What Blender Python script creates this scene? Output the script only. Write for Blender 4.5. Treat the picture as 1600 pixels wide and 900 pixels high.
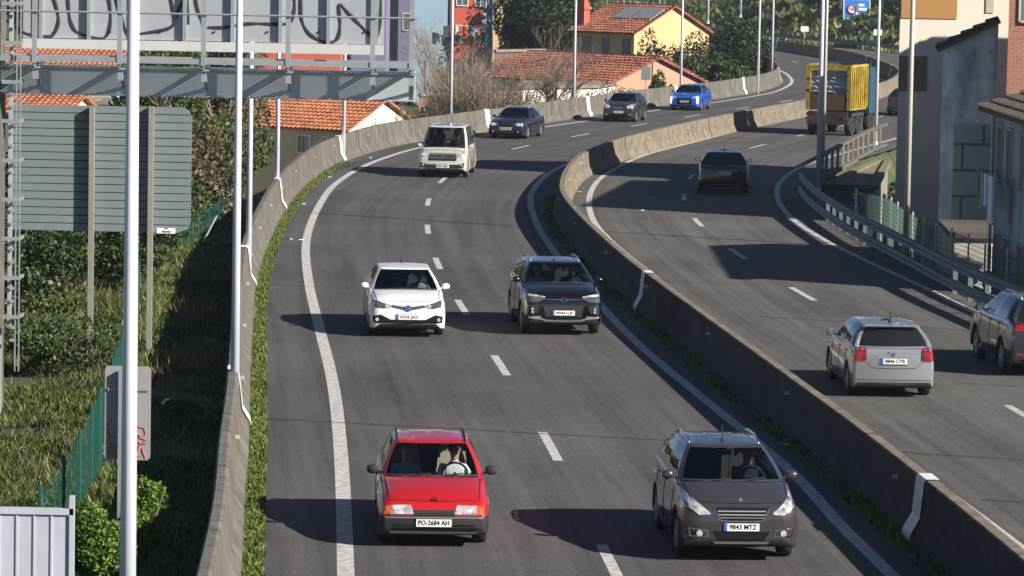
import bpy, bmesh, math, random
import numpy as np
from mathutils import Vector, Matrix
from mathutils.bvhtree import BVHTree
from mathutils.geometry import tessellate_polygon
random.seed(7)
R=math.radians
for o in list(bpy.data.objects): bpy.data.objects.remove(o)
scn=bpy.context.scene; COL=scn.collection
# ------------------------------------------------------------ camera
FPX=5734.0; CH=8.5; TH=math.atan(519/FPX); RO=0.0195
cam=bpy.data.cameras.new('camera'); co=bpy.data.objects.new('camera',cam); COL.objects.link(co)
cam.lens=FPX/1600*36; cam.sensor_width=36; cam.clip_start=1; cam.clip_end=6000
co.matrix_world=Matrix.Translation((0,0,CH))@Matrix.Rotation(math.pi/2-TH,4,'X')@Matrix.Rotation(RO,4,'Z')
scn.camera=co
# ------------------------------------------------------------ light
SUNEL=R(28); SDX,SDY=-.866,.5          # the way shadows run over the ground
w=bpy.data.worlds.new('World'); scn.world=w; w.use_nodes=True
sky=w.node_tree.nodes.new('ShaderNodeTexSky'); sky.sky_type='NISHITA'; sky.sun_disc=False
sky.sun_elevation=SUNEL; sky.sun_rotation=math.atan2(-SDX,-SDY); sky.air_density=.5; sky.dust_density=.0; sky.ozone_density=3
bg=w.node_tree.nodes['Background']; bg.inputs[1].default_value=.05
w.node_tree.links.new(sky.outputs[0],bg.inputs[0])
sl=bpy.data.lights.new('sun','SUN'); sl.energy=5.0; sl.angle=R(.55); sl.color=(1,.93,.82)
so=bpy.data.objects.new('sun',sl); COL.objects.link(so)
so.rotation_euler=Vector((SDX*math.cos(SUNEL),SDY*math.cos(SUNEL),-math.sin(SUNEL))).to_track_quat('-Z','Y').to_euler()
vs=scn.view_settings; vs.view_transform='Standard'; vs.look='None'; vs.exposure=.92; vs.gamma=1
# ------------------------------------------------------------ pixel (1600x900) to a point of the real ground
def G(px,py,z=0.0):
    x=px-800;y=py-450
    u=x*math.cos(RO)+y*math.sin(RO); v=-x*math.sin(RO)+y*math.cos(RO)
    dy=FPX*math.cos(TH)-v*math.sin(TH); dz=-FPX*math.sin(TH)-v*math.cos(TH)
    t=(z-CH)/dz
    return Vector((u*t,dy*t,z))
def D(px,py,Y):       # the point at distance Y seen at that pixel
    x=px-800;y=py-450
    u=x*math.cos(RO)+y*math.sin(RO); v=-x*math.sin(RO)+y*math.cos(RO)
    dy=FPX*math.cos(TH)-v*math.sin(TH); dz=-FPX*math.sin(TH)-v*math.cos(TH)
    t=Y/dy
    return Vector((u*t,Y,CH+dz*t))
# ------------------------------------------------------------ materials
def mat(name,col,rough=.6,metal=0,var=0,scale=3,bump=0,coat=0,col2=None,spec=None,detail=6,emis=None,contrast=1,stretch=None,bscale=None):
    m=bpy.data.materials.new(name); m.use_nodes=True; nt=m.node_tree; N=nt.nodes; Lk=nt.links
    b=N['Principled BSDF']; b.inputs['Roughness'].default_value=rough; b.inputs['Metallic'].default_value=metal
    if coat: b.inputs['Coat Weight'].default_value=coat; b.inputs['Coat Roughness'].default_value=.04
    if spec is not None: b.inputs['Specular IOR Level'].default_value=spec
    b.inputs['Base Color'].default_value=(*col,1)
    if emis: b.inputs['Emission Color'].default_value=(*emis[0],1); b.inputs['Emission Strength'].default_value=emis[1]
    if var or col2 or bump:
        tc=N.new('ShaderNodeTexCoord'); mp=N.new('ShaderNodeMapping'); Lk.new(tc.outputs['Object'],mp.inputs[0])
        if stretch: mp.inputs['Scale'].default_value=stretch
    if var or col2:
        n=N.new('ShaderNodeTexNoise'); n.inputs['Scale'].default_value=scale; n.inputs['Detail'].default_value=detail; n.inputs['Roughness'].default_value=.65
        Lk.new(mp.outputs[0],n.inputs['Vector'])
        r=N.new('ShaderNodeValToRGB'); r.color_ramp.elements[0].position=.5-.22/contrast; r.color_ramp.elements[1].position=.5+.22/contrast
        c2=col2 or tuple(c*(1+var) for c in col); c1=col if col2 else tuple(c*(1-var) for c in col)
        r.color_ramp.elements[0].color=(*c1,1); r.color_ramp.elements[1].color=(*[min(1,c) for c in c2],1)
        Lk.new(n.outputs[0],r.inputs[0]); Lk.new(r.outputs[0],b.inputs['Base Color'])
    if bump:
        n2=N.new('ShaderNodeTexNoise'); n2.inputs['Scale'].default_value=bscale or scale*6; n2.inputs['Detail'].default_value=4
        Lk.new(mp.outputs[0],n2.inputs['Vector'])
        bp=N.new('ShaderNodeBump'); bp.inputs['Strength'].default_value=bump; bp.inputs['Distance'].default_value=.02
        Lk.new(n2.outputs[0],bp.inputs['Height']); Lk.new(bp.outputs[0],b.inputs['Normal'])
    return m
def leafmat(name,c1,c2,c3=None,rough=.55):
    m=bpy.data.materials.new(name); m.use_nodes=True; nt=m.node_tree; N=nt.nodes; Lk=nt.links
    b=N['Principled BSDF']; b.inputs['Roughness'].default_value=rough; b.inputs['Specular IOR Level'].default_value=.3
    g=N.new('ShaderNodeNewGeometry'); r=N.new('ShaderNodeValToRGB')
    r.color_ramp.elements[0].color=(*c1,1); r.color_ramp.elements[1].color=(*c2,1)
    if c3: e=r.color_ramp.elements.new(.9); e.color=(*c2,1); r.color_ramp.elements[-1].color=(*c3,1)
    Lk.new(g.outputs['Random Per Island'],r.inputs[0]); Lk.new(r.outputs[0],b.inputs['Base Color'])
    t=N.new('ShaderNodeBsdfTranslucent'); Lk.new(r.outputs[0],t.inputs[0]); mx=N.new('ShaderNodeMixShader'); mx.inputs[0].default_value=.22
    Lk.new(b.outputs[0],mx.inputs[1]); Lk.new(t.outputs[0],mx.inputs[2]); Lk.new(mx.outputs[0],N['Material Output'].inputs[0])
    return m
def asphalt_mat(name,base):
    m=bpy.data.materials.new(name); m.use_nodes=True; nt=m.node_tree; N=nt.nodes; Lk=nt.links
    b=N['Principled BSDF']; b.inputs['Roughness'].default_value=.85; b.inputs['Specular IOR Level'].default_value=.3
    tc=N.new('ShaderNodeTexCoord'); uv=N.new('ShaderNodeUVMap'); uv.uv_map='lane'
    def noise(sc,vec,det=4,stretch=None):
        n=N.new('ShaderNodeTexNoise'); n.inputs['Scale'].default_value=sc; n.inputs['Detail'].default_value=det; n.inputs['Roughness'].default_value=.7
        if stretch:
            mp=N.new('ShaderNodeMapping'); mp.inputs['Scale'].default_value=stretch; Lk.new(vec,mp.inputs[0]); vec=mp.outputs[0]
        Lk.new(vec,n.inputs['Vector']); return n.outputs[0]
    fine=noise(17,tc.outputs['Object'],3); big=noise(.12,tc.outputs['Object'],5); streak=noise(1,uv.outputs[0],4,(2.2,.035,1)); mid=noise(4,tc.outputs['Object'],4)
    def mth(op,a,bv):
        q=N.new('ShaderNodeMath'); q.operation=op
        for i,v in enumerate((a,bv)):
            if isinstance(v,(int,float)): q.inputs[i].default_value=v
            else: Lk.new(v,q.inputs[i])
        return q.outputs[0]
    s=mth('ADD',mth('MULTIPLY',fine,2.1),mth('MULTIPLY',big,1.2)); s=mth('ADD',s,mth('MULTIPLY',streak,1.7)); s=mth('ADD',s,mth('MULTIPLY',mid,.5))
    s=mth('SUBTRACT',s,1.73)       # about 1
    mx=N.new('ShaderNodeVectorMath'); mx.operation='SCALE'; mx.inputs[0].default_value=base; Lk.new(s,mx.inputs['Scale'])
    Lk.new(mx.outputs[0],b.inputs['Base Color'])
    bp=N.new('ShaderNodeBump'); bp.inputs['Strength'].default_value=.35; bp.inputs['Distance'].default_value=.01; Lk.new(fine,bp.inputs['Height']); Lk.new(bp.outputs[0],b.inputs['Normal'])
    return m
def glassmat(name,tint,gl=.9):
    m=bpy.data.materials.new(name); m.use_nodes=True; nt=m.node_tree; N=nt.nodes; Lk=nt.links
    t=N.new('ShaderNodeBsdfTransparent'); t.inputs[0].default_value=(*tint,1)
    g=N.new('ShaderNodeBsdfGlossy'); g.inputs['Roughness'].default_value=.03; g.inputs[0].default_value=(gl,gl,gl,1)
    f=N.new('ShaderNodeFresnel'); f.inputs[0].default_value=1.5; mx=N.new('ShaderNodeMixShader')
    Lk.new(f.outputs[0],mx.inputs[0]); Lk.new(t.outputs[0],mx.inputs[1]); Lk.new(g.outputs[0],mx.inputs[2]); Lk.new(mx.outputs[0],N['Material Output'].inputs[0])
    return m
def brickmat(name,c1,c2,mortar,sx=.5,sy=.25,scale=1,ms=.02):
    m=bpy.data.materials.new(name); m.use_nodes=True; nt=m.node_tree; N=nt.nodes; Lk=nt.links
    b=N['Principled BSDF']; b.inputs['Roughness'].default_value=.9
    tc=N.new('ShaderNodeTexCoord'); sp=N.new('ShaderNodeSeparateXYZ'); cb=N.new('ShaderNodeCombineXYZ'); Lk.new(tc.outputs['Object'],sp.inputs[0])
    ad=N.new('ShaderNodeMath'); Lk.new(sp.outputs[0],ad.inputs[0]); Lk.new(sp.outputs[1],ad.inputs[1]); Lk.new(ad.outputs[0],cb.inputs[0]); Lk.new(sp.outputs[2],cb.inputs[1])
    br=N.new('ShaderNodeTexBrick'); Lk.new(cb.outputs[0],br.inputs[0]); br.inputs['Scale'].default_value=scale; br.inputs['Brick Width'].default_value=sx; br.inputs['Row Height'].default_value=sy; br.inputs['Mortar Size'].default_value=ms
    br.inputs['Color1'].default_value=(*c1,1); br.inputs['Color2'].default_value=(*c2,1); br.inputs['Mortar'].default_value=(*mortar,1)
    Lk.new(br.outputs[0],b.inputs['Base Color']); return m
M={}
M['asphalt']=asphalt_mat('asphalt',(.073,.068,.070))
M['asphalt_right']=asphalt_mat('asphalt_right',(.084,.080,.076))
M['white_line']=mat('white_line',(.30,.29,.28),.75,col2=(.58,.57,.55),scale=6,detail=12,contrast=1.6)
M['joint']=mat('joint',(.025,.024,.025),.9)
M['concrete']=mat('concrete',(.045,.043,.038),.9,col2=(.18,.165,.14),scale=2.6,bump=.9,detail=12,stretch=(1,1,.35),bscale=9)
M['concrete_blackish']=mat('concrete_blackish',(.018,.017,.016),.95,col2=(.065,.058,.048),scale=1.3,bump=.5,detail=10,bscale=14)
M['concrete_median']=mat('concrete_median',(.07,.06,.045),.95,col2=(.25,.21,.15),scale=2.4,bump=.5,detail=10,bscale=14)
M['concrete_dark']=mat('concrete_dark',(.12,.11,.09),.95,col2=(.30,.27,.22),scale=.9,bump=.4,detail=10)
M['strap']=mat('strap',(.72,.72,.72),.5,var=.1,scale=6)
M['rail']=mat('rail',(.16,.175,.18),.55,.3,var=.2,scale=1.5,detail=8)
M['galv']=mat('galv',(.36,.38,.39),.45,.45,var=.12,scale=3,detail=8)
M['galv_pole']=mat('galv_pole',(.62,.63,.70),.45,.05,var=.10,scale=2,stretch=(6,6,.4))
M['pole_tan']=mat('pole_tan',(.52,.49,.42),.5,.2,var=.12,scale=2,stretch=(6,6,.4))
M['gantry']=mat('gantry',(.40,.43,.44),.5,.3,var=.14,scale=1.5,detail=9)
M['sign_back']=mat('sign_back',(.20,.235,.24),.5,.2,var=.08,scale=1.2)
M['post_grey']=mat('post_grey',(.26,.25,.22),.6,.2,var=.1)
M['small_sign']=mat('small_sign',(.30,.29,.285),.5,.1,var=.08,scale=1.5)
M['sign_grey']=mat('sign_grey',(.33,.35,.385),.5,.1,var=.08,scale=1.5)
M['sign_flange']=mat('sign_flange',(.50,.51,.50),.5,.1,var=.05)
M['brick_dark']=brickmat('brick_dark',(.20,.085,.055),(.14,.065,.05),(.16,.12,.1),.5,.2,1,.02)
M['moss']=mat('moss',(.08,.08,.035),.95,col2=(.24,.22,.14),scale=1.5,detail=9)
M['spray_black']=mat('spray_black',(.02,.02,.03),.7)
M['spray_red']=mat('spray_red',(.5,.07,.06),.7)
M['white']=mat('white',(.75,.75,.74),.6)
M['black']=mat('black',(.012,.012,.012),.95,spec=.08)
M['rubber']=mat('rubber',(.018,.018,.018),.85)
M['plastic']=mat('plastic',(.022,.022,.024),.7,spec=.3)
M['interior']=mat('interior',(.035,.035,.038),.8)
M['seat_tan']=mat('seat_tan',(.30,.25,.20),.9)
M['seat']=mat('seat',(.10,.095,.09),.9)
M['chrome']=mat('chrome',(.75,.75,.75),.18,1)
M['silver']=mat('silver',(.45,.45,.46),.35,.7)
M['lamp']=mat('lamp',(.20,.21,.22),.12,.35,coat=1,col2=(.95,.93,.88),scale=9,detail=2)
M['lamp_dark']=mat('lamp_dark',(.10,.105,.11),.12,.3,coat=1)
M['drl']=mat('drl',(1,1,1),.3,emis=((1,1,1),2.2))
M['amber']=mat('amber',(.50,.09,.015),.25,coat=.6)
M['tail']=mat('tail',(.25,.008,.008),.18,coat=1)
M['tail_dark']=mat('tail_dark',(.15,.01,.012),.18,coat=1)
M['plate']=mat('plate',(.72,.72,.70),.5)
M['blue_flat']=mat('blue_flat',(.02,.12,.5),.5)
M['skin']=mat('skin',(.52,.30,.21),.6)
M['hair']=mat('hair',(.03,.02,.015),.7)
M['hair_grey']=mat('hair_grey',(.12,.11,.11),.7)
M['shirt_blue']=mat('shirt_blue',(.22,.38,.45),.9); M['shirt_light']=mat('shirt_light',(.55,.57,.58),.9,var=.25,scale=14); M['shirt_dark']=mat('shirt_dark',(.05,.055,.065),.9)
M['glass']=glassmat('glass',(.80,.85,.84)); M['glass_dark']=glassmat('glass_dark',(.22,.25,.25)); M['glass_black']=mat('glass_black',(.012,.014,.016),.05,spec=.6)
M['pane']=mat('pane',(.10,.12,.14),.08,spec=.8)
M['grass']=leafmat('grass',(.028,.048,.012),(.15,.19,.042),(.36,.30,.13))
M['weed']=leafmat('weed',(.04,.07,.012),(.15,.20,.04),(.24,.23,.08))
M['leaf_ivy']=leafmat('leaf_ivy',(.018,.040,.012),(.085,.12,.035),(.20,.22,.10))
M['leaf_dark']=leafmat('leaf_dark',(.012,.026,.014),(.045,.075,.03),(.08,.11,.05))
M['leaf_mid']=leafmat('leaf_mid',(.025,.05,.014),(.09,.13,.035),(.22,.23,.09))
M['leaf_bright']=leafmat('leaf_bright',(.05,.11,.015),(.14,.23,.03),(.25,.32,.06))
M['scrub']=leafmat('scrub',(.05,.045,.02),(.16,.13,.06),(.27,.22,.12))
M['bark']=mat('bark',(.13,.10,.075),.9,var=.3,scale=8)
M['twig']=mat('twig',(.21,.165,.125),.9,var=.2)

M['soil']=mat('soil',(.035,.040,.018),.95,col2=(.085,.095,.035),scale=.5,bump=.5)
M['hill']=mat('hill',(.018,.032,.012),.95,col2=(.085,.11,.035),scale=.35,bump=.6,detail=10)
M['green_fence']=mat('green_fence',(.012,.085,.065),.5,.1)
M['cream']=mat('cream',(.66,.58,.42),.9,var=.06,scale=.8)
M['white_wall']=mat('white_wall',(.75,.71,.62),.9,var=.05,scale=.8)
M['grey_wall']=mat('grey_wall',(.46,.42,.31),.9,var=.08,scale=.8)
M['yellow_wall']=mat('yellow_wall',(.58,.41,.20),.9,var=.05,scale=.6)
M['ochre']=mat('ochre',(.42,.22,.075),.9,var=.05,scale=.6)
M['brown_panel']=mat('brown_panel',(.22,.19,.14),.9,var=.05,scale=.6)
M['tan_wall']=mat('tan_wall',(.42,.25,.16),.9,var=.08,scale=.8)
M['beige_wall']=mat('beige_wall',(.70,.66,.56),.9,var=.04,scale=.5)
M['red_wall']=mat('red_wall',(.48,.10,.065),.9,var=.07,scale=.7)
M['blue_wall']=mat('blue_wall',(.17,.26,.33),.7,var=.06,scale=.4)
M['purple_wall']=mat('purple_wall',(.17,.16,.27),.8,var=.05)
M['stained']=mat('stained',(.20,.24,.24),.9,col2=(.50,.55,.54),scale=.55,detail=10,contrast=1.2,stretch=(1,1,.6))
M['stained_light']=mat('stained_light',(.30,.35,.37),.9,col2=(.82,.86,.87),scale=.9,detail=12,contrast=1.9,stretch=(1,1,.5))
M['brick']=brickmat('brick',(.33,.12,.07),(.27,.09,.055),(.30,.24,.2),.25,.08,1,.01)
M['stone']=brickmat('stone',(.36,.42,.40),(.30,.35,.34),(.12,.14,.14),1.35,.85,1,.045)
M['tile']=mat('tile',(.20,.07,.035),.85,col2=(.50,.19,.09),scale=1.1,detail=8)
M['tile_old']=mat('tile_old',(.10,.04,.03),.9,col2=(.36,.125,.075),scale=.9,detail=9)
M['tile_dark']=mat('tile_dark',(.06,.05,.045),.9,col2=(.12,.10,.085),scale=1.5)
M['yellow_paint']=mat('yellow_paint',(.10,.075,.02),.65,col2=(.50,.35,.03),scale=1.5)
M['shade_and_dirt']=mat('shade_and_dirt',(.03,.022,.018),.9,col2=(.13,.07,.045),scale=2.5,detail=8)  # dark brown puts shade as well as dirt into the lower tailgate
M['tarp']=mat('tarp',(.23,.28,.33),.5,var=.25,scale=1.5)
M['truck_dark']=mat('truck_dark',(.035,.03,.028),.8,var=.3,scale=3)
M['truck_blue']=mat('truck_blue',(.02,.07,.11),.4)
def paint(name,col,metal=.0,rough=.3): 
    if name not in M: M[name]=mat(name,col,rough,metal,coat=1)
    return M[name]
# ------------------------------------------------------------ object helpers
def link(o,parent=None):
    COL.objects.link(o)
    if parent is not None: o.parent=parent
    return o
class MB:
    def __init__(s): s.v=[];s.f=[];s.m=[];s.uv=None
    def poly(s,pts,mi=0):
        b=len(s.v); s.v+= [tuple(p) for p in pts]; s.f.append(tuple(range(b,b+len(pts)))); s.m.append(mi)
    def box(s,x0,x1,y0,y1,z0,z1,mi=0,mtx=None):
        P=[Vector((x,y,z)) for z in (z0,z1) for y in (y0,y1) for x in (x0,x1)]
        if mtx: P=[mtx@p for p in P]
        b=len(s.v); s.v+=[tuple(p) for p in P]
        for f in ((0,2,3,1),(4,5,7,6),(0,1,5,4),(1,3,7,5),(3,2,6,7),(2,0,4,6)): s.f.append(tuple(b+i for i in f)); s.m.append(mi)
    def bar(s,a,c,wd,ht=None,mi=0,up=Vector((0,0,1))):
        a=Vector(a);c=Vector(c);d=c-a;l=d.length
        if l<1e-6: return
        d/=l; ht=ht or wd
        if abs(d.dot(up))>.99: up=Vector((0,1,0))
        x=d.cross(up).normalized(); z=x.cross(d)
        m=Matrix((( x.x,d.x,z.x,a.x),(x.y,d.y,z.y,a.y),(x.z,d.z,z.z,a.z),(0,0,0,1)))
        s.box(-wd/2,wd/2,0,l,-ht/2,ht/2,mi,m)
    def tube(s,pts,rad,n=8,mi=0,cap=True):
        pts=[Vector(p) for p in pts]
        if not isinstance(rad,(list,tuple)): rad=[rad]*len(pts)
        b=len(s.v); px=None
        for i,p in enumerate(pts):
            d=(pts[min(i+1,len(pts)-1)]-pts[max(i-1,0)]).normalized()
            if px is None:
                px=d.cross(Vector((0,0,1)))
                if px.length<.05: px=d.cross(Vector((0,1,0)))
            px=(px-d*px.dot(d)).normalized(); py=d.cross(px)
            for k in range(n):
                a=2*math.pi*k/n; s.v.append(tuple(p+(px*math.cos(a)+py*math.sin(a))*rad[i]))
        for i in range(len(pts)-1):
            for k in range(n):
                s.f.append((b+i*n+k,b+i*n+(k+1)%n,b+(i+1)*n+(k+1)%n,b+(i+1)*n+k)); s.m.append(mi)
        if cap:
            s.f.append(tuple(b+k for k in range(n))[::-1]); s.m.append(mi)
            e=b+(len(pts)-1)*n; s.f.append(tuple(e+k for k in range(n))); s.m.append(mi)
    def build(s,name,mats,parent=None,smooth=False,recalc=False):
        me=bpy.data.meshes.new(name); me.from_pydata(s.v,[],s.f)
        if not isinstance(mats,(list,tuple)): mats=[mats]
        for m in mats: me.materials.append(M[m] if isinstance(m,str) else m)
        if len(mats)>1: me.polygons.foreach_set('material_index',s.m)
        if recalc:
            bm=bmesh.new(); bm.from_mesh(me); bmesh.ops.recalc_face_normals(bm,faces=bm.faces); bm.to_mesh(me); bm.free()
        if smooth: me.polygons.foreach_set('use_smooth',[True]*len(me.polygons))
        me.update(); return link(bpy.data.objects.new(name,me),parent)
def tag(o,label=None,cat=None,group=None,kind=None):
    if label: o['label']=label
    if cat: o['category']=cat
    if group: o['group']=group
    if kind: o['kind']=kind
    return o
def thing(name,label,cat,loc=(0,0,0),rz=0,group=None):
    o=bpy.data.objects.new(name,None); o.location=loc; o.rotation_euler=(0,0,rz); o.empty_display_size=.3; link(o); return tag(o,label,cat,group)
def text_mesh(s,size,name,m,parent,extr=.002):
    c=bpy.data.curves.new(name,'FONT'); c.body=s; c.size=size; c.align_x='CENTER'; c.align_y='CENTER'; c.extrude=extr
    c.resolution_u=3; c.offset=size*.012
    t=bpy.data.objects.new('tmp',c); COL.objects.link(t); dg=bpy.context.evaluated_depsgraph_get(); dg.update()
    me=bpy.data.meshes.new_from_object(t.evaluated_get(dg)); bpy.data.objects.remove(t); bpy.data.curves.remove(c)
    me.materials.clear(); me.materials.append(M[m]); return link(bpy.data.objects.new(name,me),parent)
# ------------------------------------------------------------ curves
def smooth_curve(pts,step=1.0):
    P=[Vector((p[0],p[1],0)) for p in pts]; P=[P[0]*2-P[1]]+P+[P[-1]*2-P[-2]]; out=[]
    for i in range(1,len(P)-2):
        a,b,c,d=P[i-1:i+3]; n=max(2,int((c-b).length/step))
        t0=0;t1=(b-a).length**.5;t2=t1+(c-b).length**.5;t3=t2+(d-c).length**.5
        for k in range(n):
            t=t1+(t2-t1)*k/n
            A1=a*((t1-t)/(t1-t0))+b*((t-t0)/(t1-t0)); A2=b*((t2-t)/(t2-t1))+c*((t-t1)/(t2-t1)); A3=c*((t3-t)/(t3-t2))+d*((t-t2)/(t3-t2))
            B1=A1*((t2-t)/(t2-t0))+A2*((t-t0)/(t2-t0)); B2=A2*((t3-t)/(t3-t1))+A3*((t-t1)/(t3-t1))
            out.append(B1*((t2-t)/(t2-t1))+B2*((t-t1)/(t2-t1)))
    out.append(P[-2]); 
    for _ in range(3): out=[out[0]]+[(out[i-1]+out[i]*2+out[i+1])/4 for i in range(1,len(out)-1)]+[out[-1]]
    return out
def normals(c):
    n=[]
    for i in range(len(c)):
        d=(c[min(i+1,len(c)-1)]-c[max(i-1,0)]).normalized(); n.append(Vector((d.y,-d.x,0)))
    return n      # to the right of the way leading away
def offset(c,o): return [p+q*o for p,q in zip(c,normals(c))]
def clip(c,y0,y1): return [p for p in c if y0<=p.y<=y1]
def sweep(mb,c,prof,mi=0,nrm=None,closed=False,caps=True):   # prof: list of (offset,z)
    nn=nrm or normals(c); b=len(mb.v); k=len(prof)
    for p,q in zip(c,nn):
        for (o,z) in prof: mb.v.append((p.x+q.x*o,p.y+q.y*o,p.z+z))
    for i in range(len(c)-1):
        for j in range(k if closed else k-1):
            j2=(j+1)%k; mb.f.append((b+i*k+j,b+i*k+j2,b+(i+1)*k+j2,b+(i+1)*k+j)); mb.m.append(mi)
    if closed and caps:
        mb.f.append(tuple(b+j for j in range(k))[::-1]); mb.m.append(mi); e=b+(len(c)-1)*k; mb.f.append(tuple(e+j for j in range(k))); mb.m.append(mi)
def nearest(c,p):
    j=min(range(len(c)),key=lambda i:(c[i].x-p.x)**2+(c[i].y-p.y)**2); return j,math.hypot(c[j].x-p.x,c[j].y-p.y)
def at_y(c,y): return min(c[:],key=lambda p:abs(p.y-y))
LB=smooth_curve([(-2.4,20),(-2.9,34),(-3.6,49.5),(-4.0,55.3),(-4.45,62.5),(-5.1,71.8),(-5.95,84.4),(-6.6,94.9),(-7.2,110),(-7.5,121.8),(-7.55,133),(-7.25,145.2),(-6.8,151),(-6,158),(-5,164),(-2.6,173),(.6,184.5),(3.3,194.5),(7.2,208.8),(11.2,221.5),(15.6,238),(17.3,247),(18.7,258),(19.5,272),(19.8,287),(18.3,312),(13,345),(5,385),(-7,425),(-26,470),(-60,525)])
LL=smooth_curve([(-.8,20),(-1.4,34),(-2.2,49.7),(-2.5,55.5),(-2.9,62.7),(-3.5,72.1),(-4.5,84.7),(-5.2,93.7),(-6,106),(-6.35,114.8),(-6.55,123.7),(-6.6,134),(-6.1,145.6),(-5.3,154),(-4.1,162.1),(-1.7,172),(1.5,183.7),(4.2,193),(8.2,207.5),(12,220),(16.2,236),(17.9,246),(19.3,257.5),(20.2,271.5),(20.5,287),(19,313),(13.7,346),(5.8,386),(-6.2,426),(-25,471),(-59,526)])
RL=smooth_curve([(6.8,20),(6.1,36),(5.35,51),(5.05,55),(4.8,60.1),(4.35,65),(2.85,80.4),(2.25,88.7),(1.25,105),(.85,113.7),(.6,124.1),(.6,130.8),(.9,137.6),(1.4,144.7),(2.3,152),(3.6,159.5),(6,168.5),(9,179),(11.8,189.5),(15,203),(19,217),(22.6,233),(25.2,251),(26.6,266),(27.3,288),(27.2,318),(23.6,351),(15,392),(4,432),(-14,477),(-46,532)])
MD=smooth_curve([(8,20),(7.4,34),(6.6,48.6),(6.3,53.1),(5.85,59.2),(3.65,84.7),(3,92.7),(2.0,108.6),(1.6,118.9),(1.65,125),(1.95,133),(2.6,142.4),(3.65,150.1),(4.6,155.8),(7.9,171),(11,183.7),(13.3,192.6),(16.2,203.5),(20.2,220),(23.8,236.9),(26.6,255.7),(27.7,266.6),(28.5,286.7),(28.4,318),(25,352),(16.4,393),(5.4,433),(-12.6,478),(-45,534)])
RF=smooth_curve([(9.3,20),(8.7,34),(7.6,52.3),(7.1,58.6),(5.1,82),(3.25,105.5),(2.85,112),(2.6,118.6),(2.6,126.3),(2.85,134.4),(3.4,142.4),(4.6,152.5),(5.9,160.4),(7.9,169.3),(11.2,183.8),(13.5,193),(16.9,206.7),(20.5,221),(23.6,236),(26.5,253),(28.2,267),(29.3,287),(29.1,319),(25.6,353),(17,394),(6,434),(-12,479),(-44,535)])
RH=smooth_curve([(17,20),(15.5,45),(13.5,66),(12.2,80),(11.35,90),(10.85,96.8),(10.3,102.7),(9.9,107.5),(9.5,113.6),(9.27,119.5),(9.3,126.6),(9.65,134.6),(10.4,142.5),(11.4,149.5),(12.7,156),(16.5,171),(20.5,186),(24.5,202),(28.5,219),(32,236),(35,254),(36.7,270),(37.4,290),(36.8,321),(33.2,356),(24.7,398),(14,439),(-4,485),(-36,541)])
# ------------------------------------------------------------ terrain
RE=offset(RH,1.5)
def smst(a,b,x):
    t=np.clip((x-a)/(b-a),0,1); return t*t*(3-2*t)
LBa=np.array([(p.x,p.y) for p in LB]); REa=np.array([(p.x,p.y) for p in RE]); MDa=np.array([(p.x,p.y) for p in MD])
def sd(c,X,Y):          # signed distance, + to the right of the curve
    best=np.full(X.shape,1e9); sg=np.zeros(X.shape)
    T=np.gradient(c,axis=0)
    for i in range(0,len(c),2):
        dx=X-c[i,0];dy=Y-c[i,1];d=dx*dx+dy*dy; k=d<best
        best=np.where(k,d,best); sg=np.where(k,dx*T[i,1]-dy*T[i,0],sg)
    return np.sqrt(best)*np.sign(sg)
_rs=np.random.RandomState(3); _ph=_rs.rand(8,3)*6.28
def lump(X,Y): 
    z=0
    for i,(f,a) in enumerate(((.05,.8),(.11,.5),(.23,.25),(.5,.12),(1.1,.05))): z=z+a*np.sin(X*f+_ph[i,0])*np.cos(Y*f*.9+_ph[i,1])
    return z
def terrain_z(X,Y):
    dl=-sd(LBa,X,Y)-.5; dr=sd(REa,X,Y)
    z=np.full(X.shape,-.09)
    # left: near verge about level, falls to a valley farther on, rises to a far hill
    near=-.10-.05*np.clip(dl-1,0,30)+.25*lump(X*1.5,Y*1.5)*smst(.8,4,dl)
    valley=-5.6*smst(0,9,dl)*smst(100,150,Y)+3.4*smst(255,300,Y)*smst(0,25,dl)+.4*lump(X,Y)*smst(4,20,dl)
    far=smst(330,470,Y-X*.1)*(6+.0*X)*smst(8,60,dl)
    # the near left quarter stands a little higher farther from the road
    zl=near+valley+far+smst(-25,-60,X)*smst(150,260,Y)*3
    right=-3.2*smst(0,2.2,dr)*smst(85,105,Y)*(1-smst(300,340,Y))-2.0*smst(0,3,dr)*(1-smst(85,105,Y))+.15*lump(X,Y)*smst(1,6,dr)
    hill=smst(300,360,Y)*(.30*np.clip(dr-2,0,90))
    z=np.where(dl>0,zl,z); z=np.where(dr>0,right+hill-.05,z)
    return z
def TZ(x,y): return float(terrain_z(np.array([float(x)]),np.array([float(y)]))[0])
def grid_terrain(name,xs,ys,m,drop=0):
    X,Y=np.meshgrid(xs,ys); Z=terrain_z(X,Y)-drop; nx,ny=len(xs),len(ys)
    V=np.stack([X.ravel(),Y.ravel(),Z.ravel()],1).tolist(); F=[(j*nx+i,j*nx+i+1,(j+1)*nx+i+1,(j+1)*nx+i) for j in range(ny-1) for i in range(nx-1)]
    me=bpy.data.meshes.new(name); me.from_pydata(V,[],F); me.materials.append(M[m]); me.polygons.foreach_set('use_smooth',[True]*len(F))
    o=link(bpy.data.objects.new(name,me)); return tag(o,kind='structure')
xs=np.concatenate([np.arange(-400,-60,8),np.arange(-60,60,1.0),np.arange(60,400,8)]); ys=np.concatenate([np.arange(15,250,1.0),np.arange(250,460,2.5),np.arange(460,1100,10)])
grid_terrain('ground',xs,ys,'hill')
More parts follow.
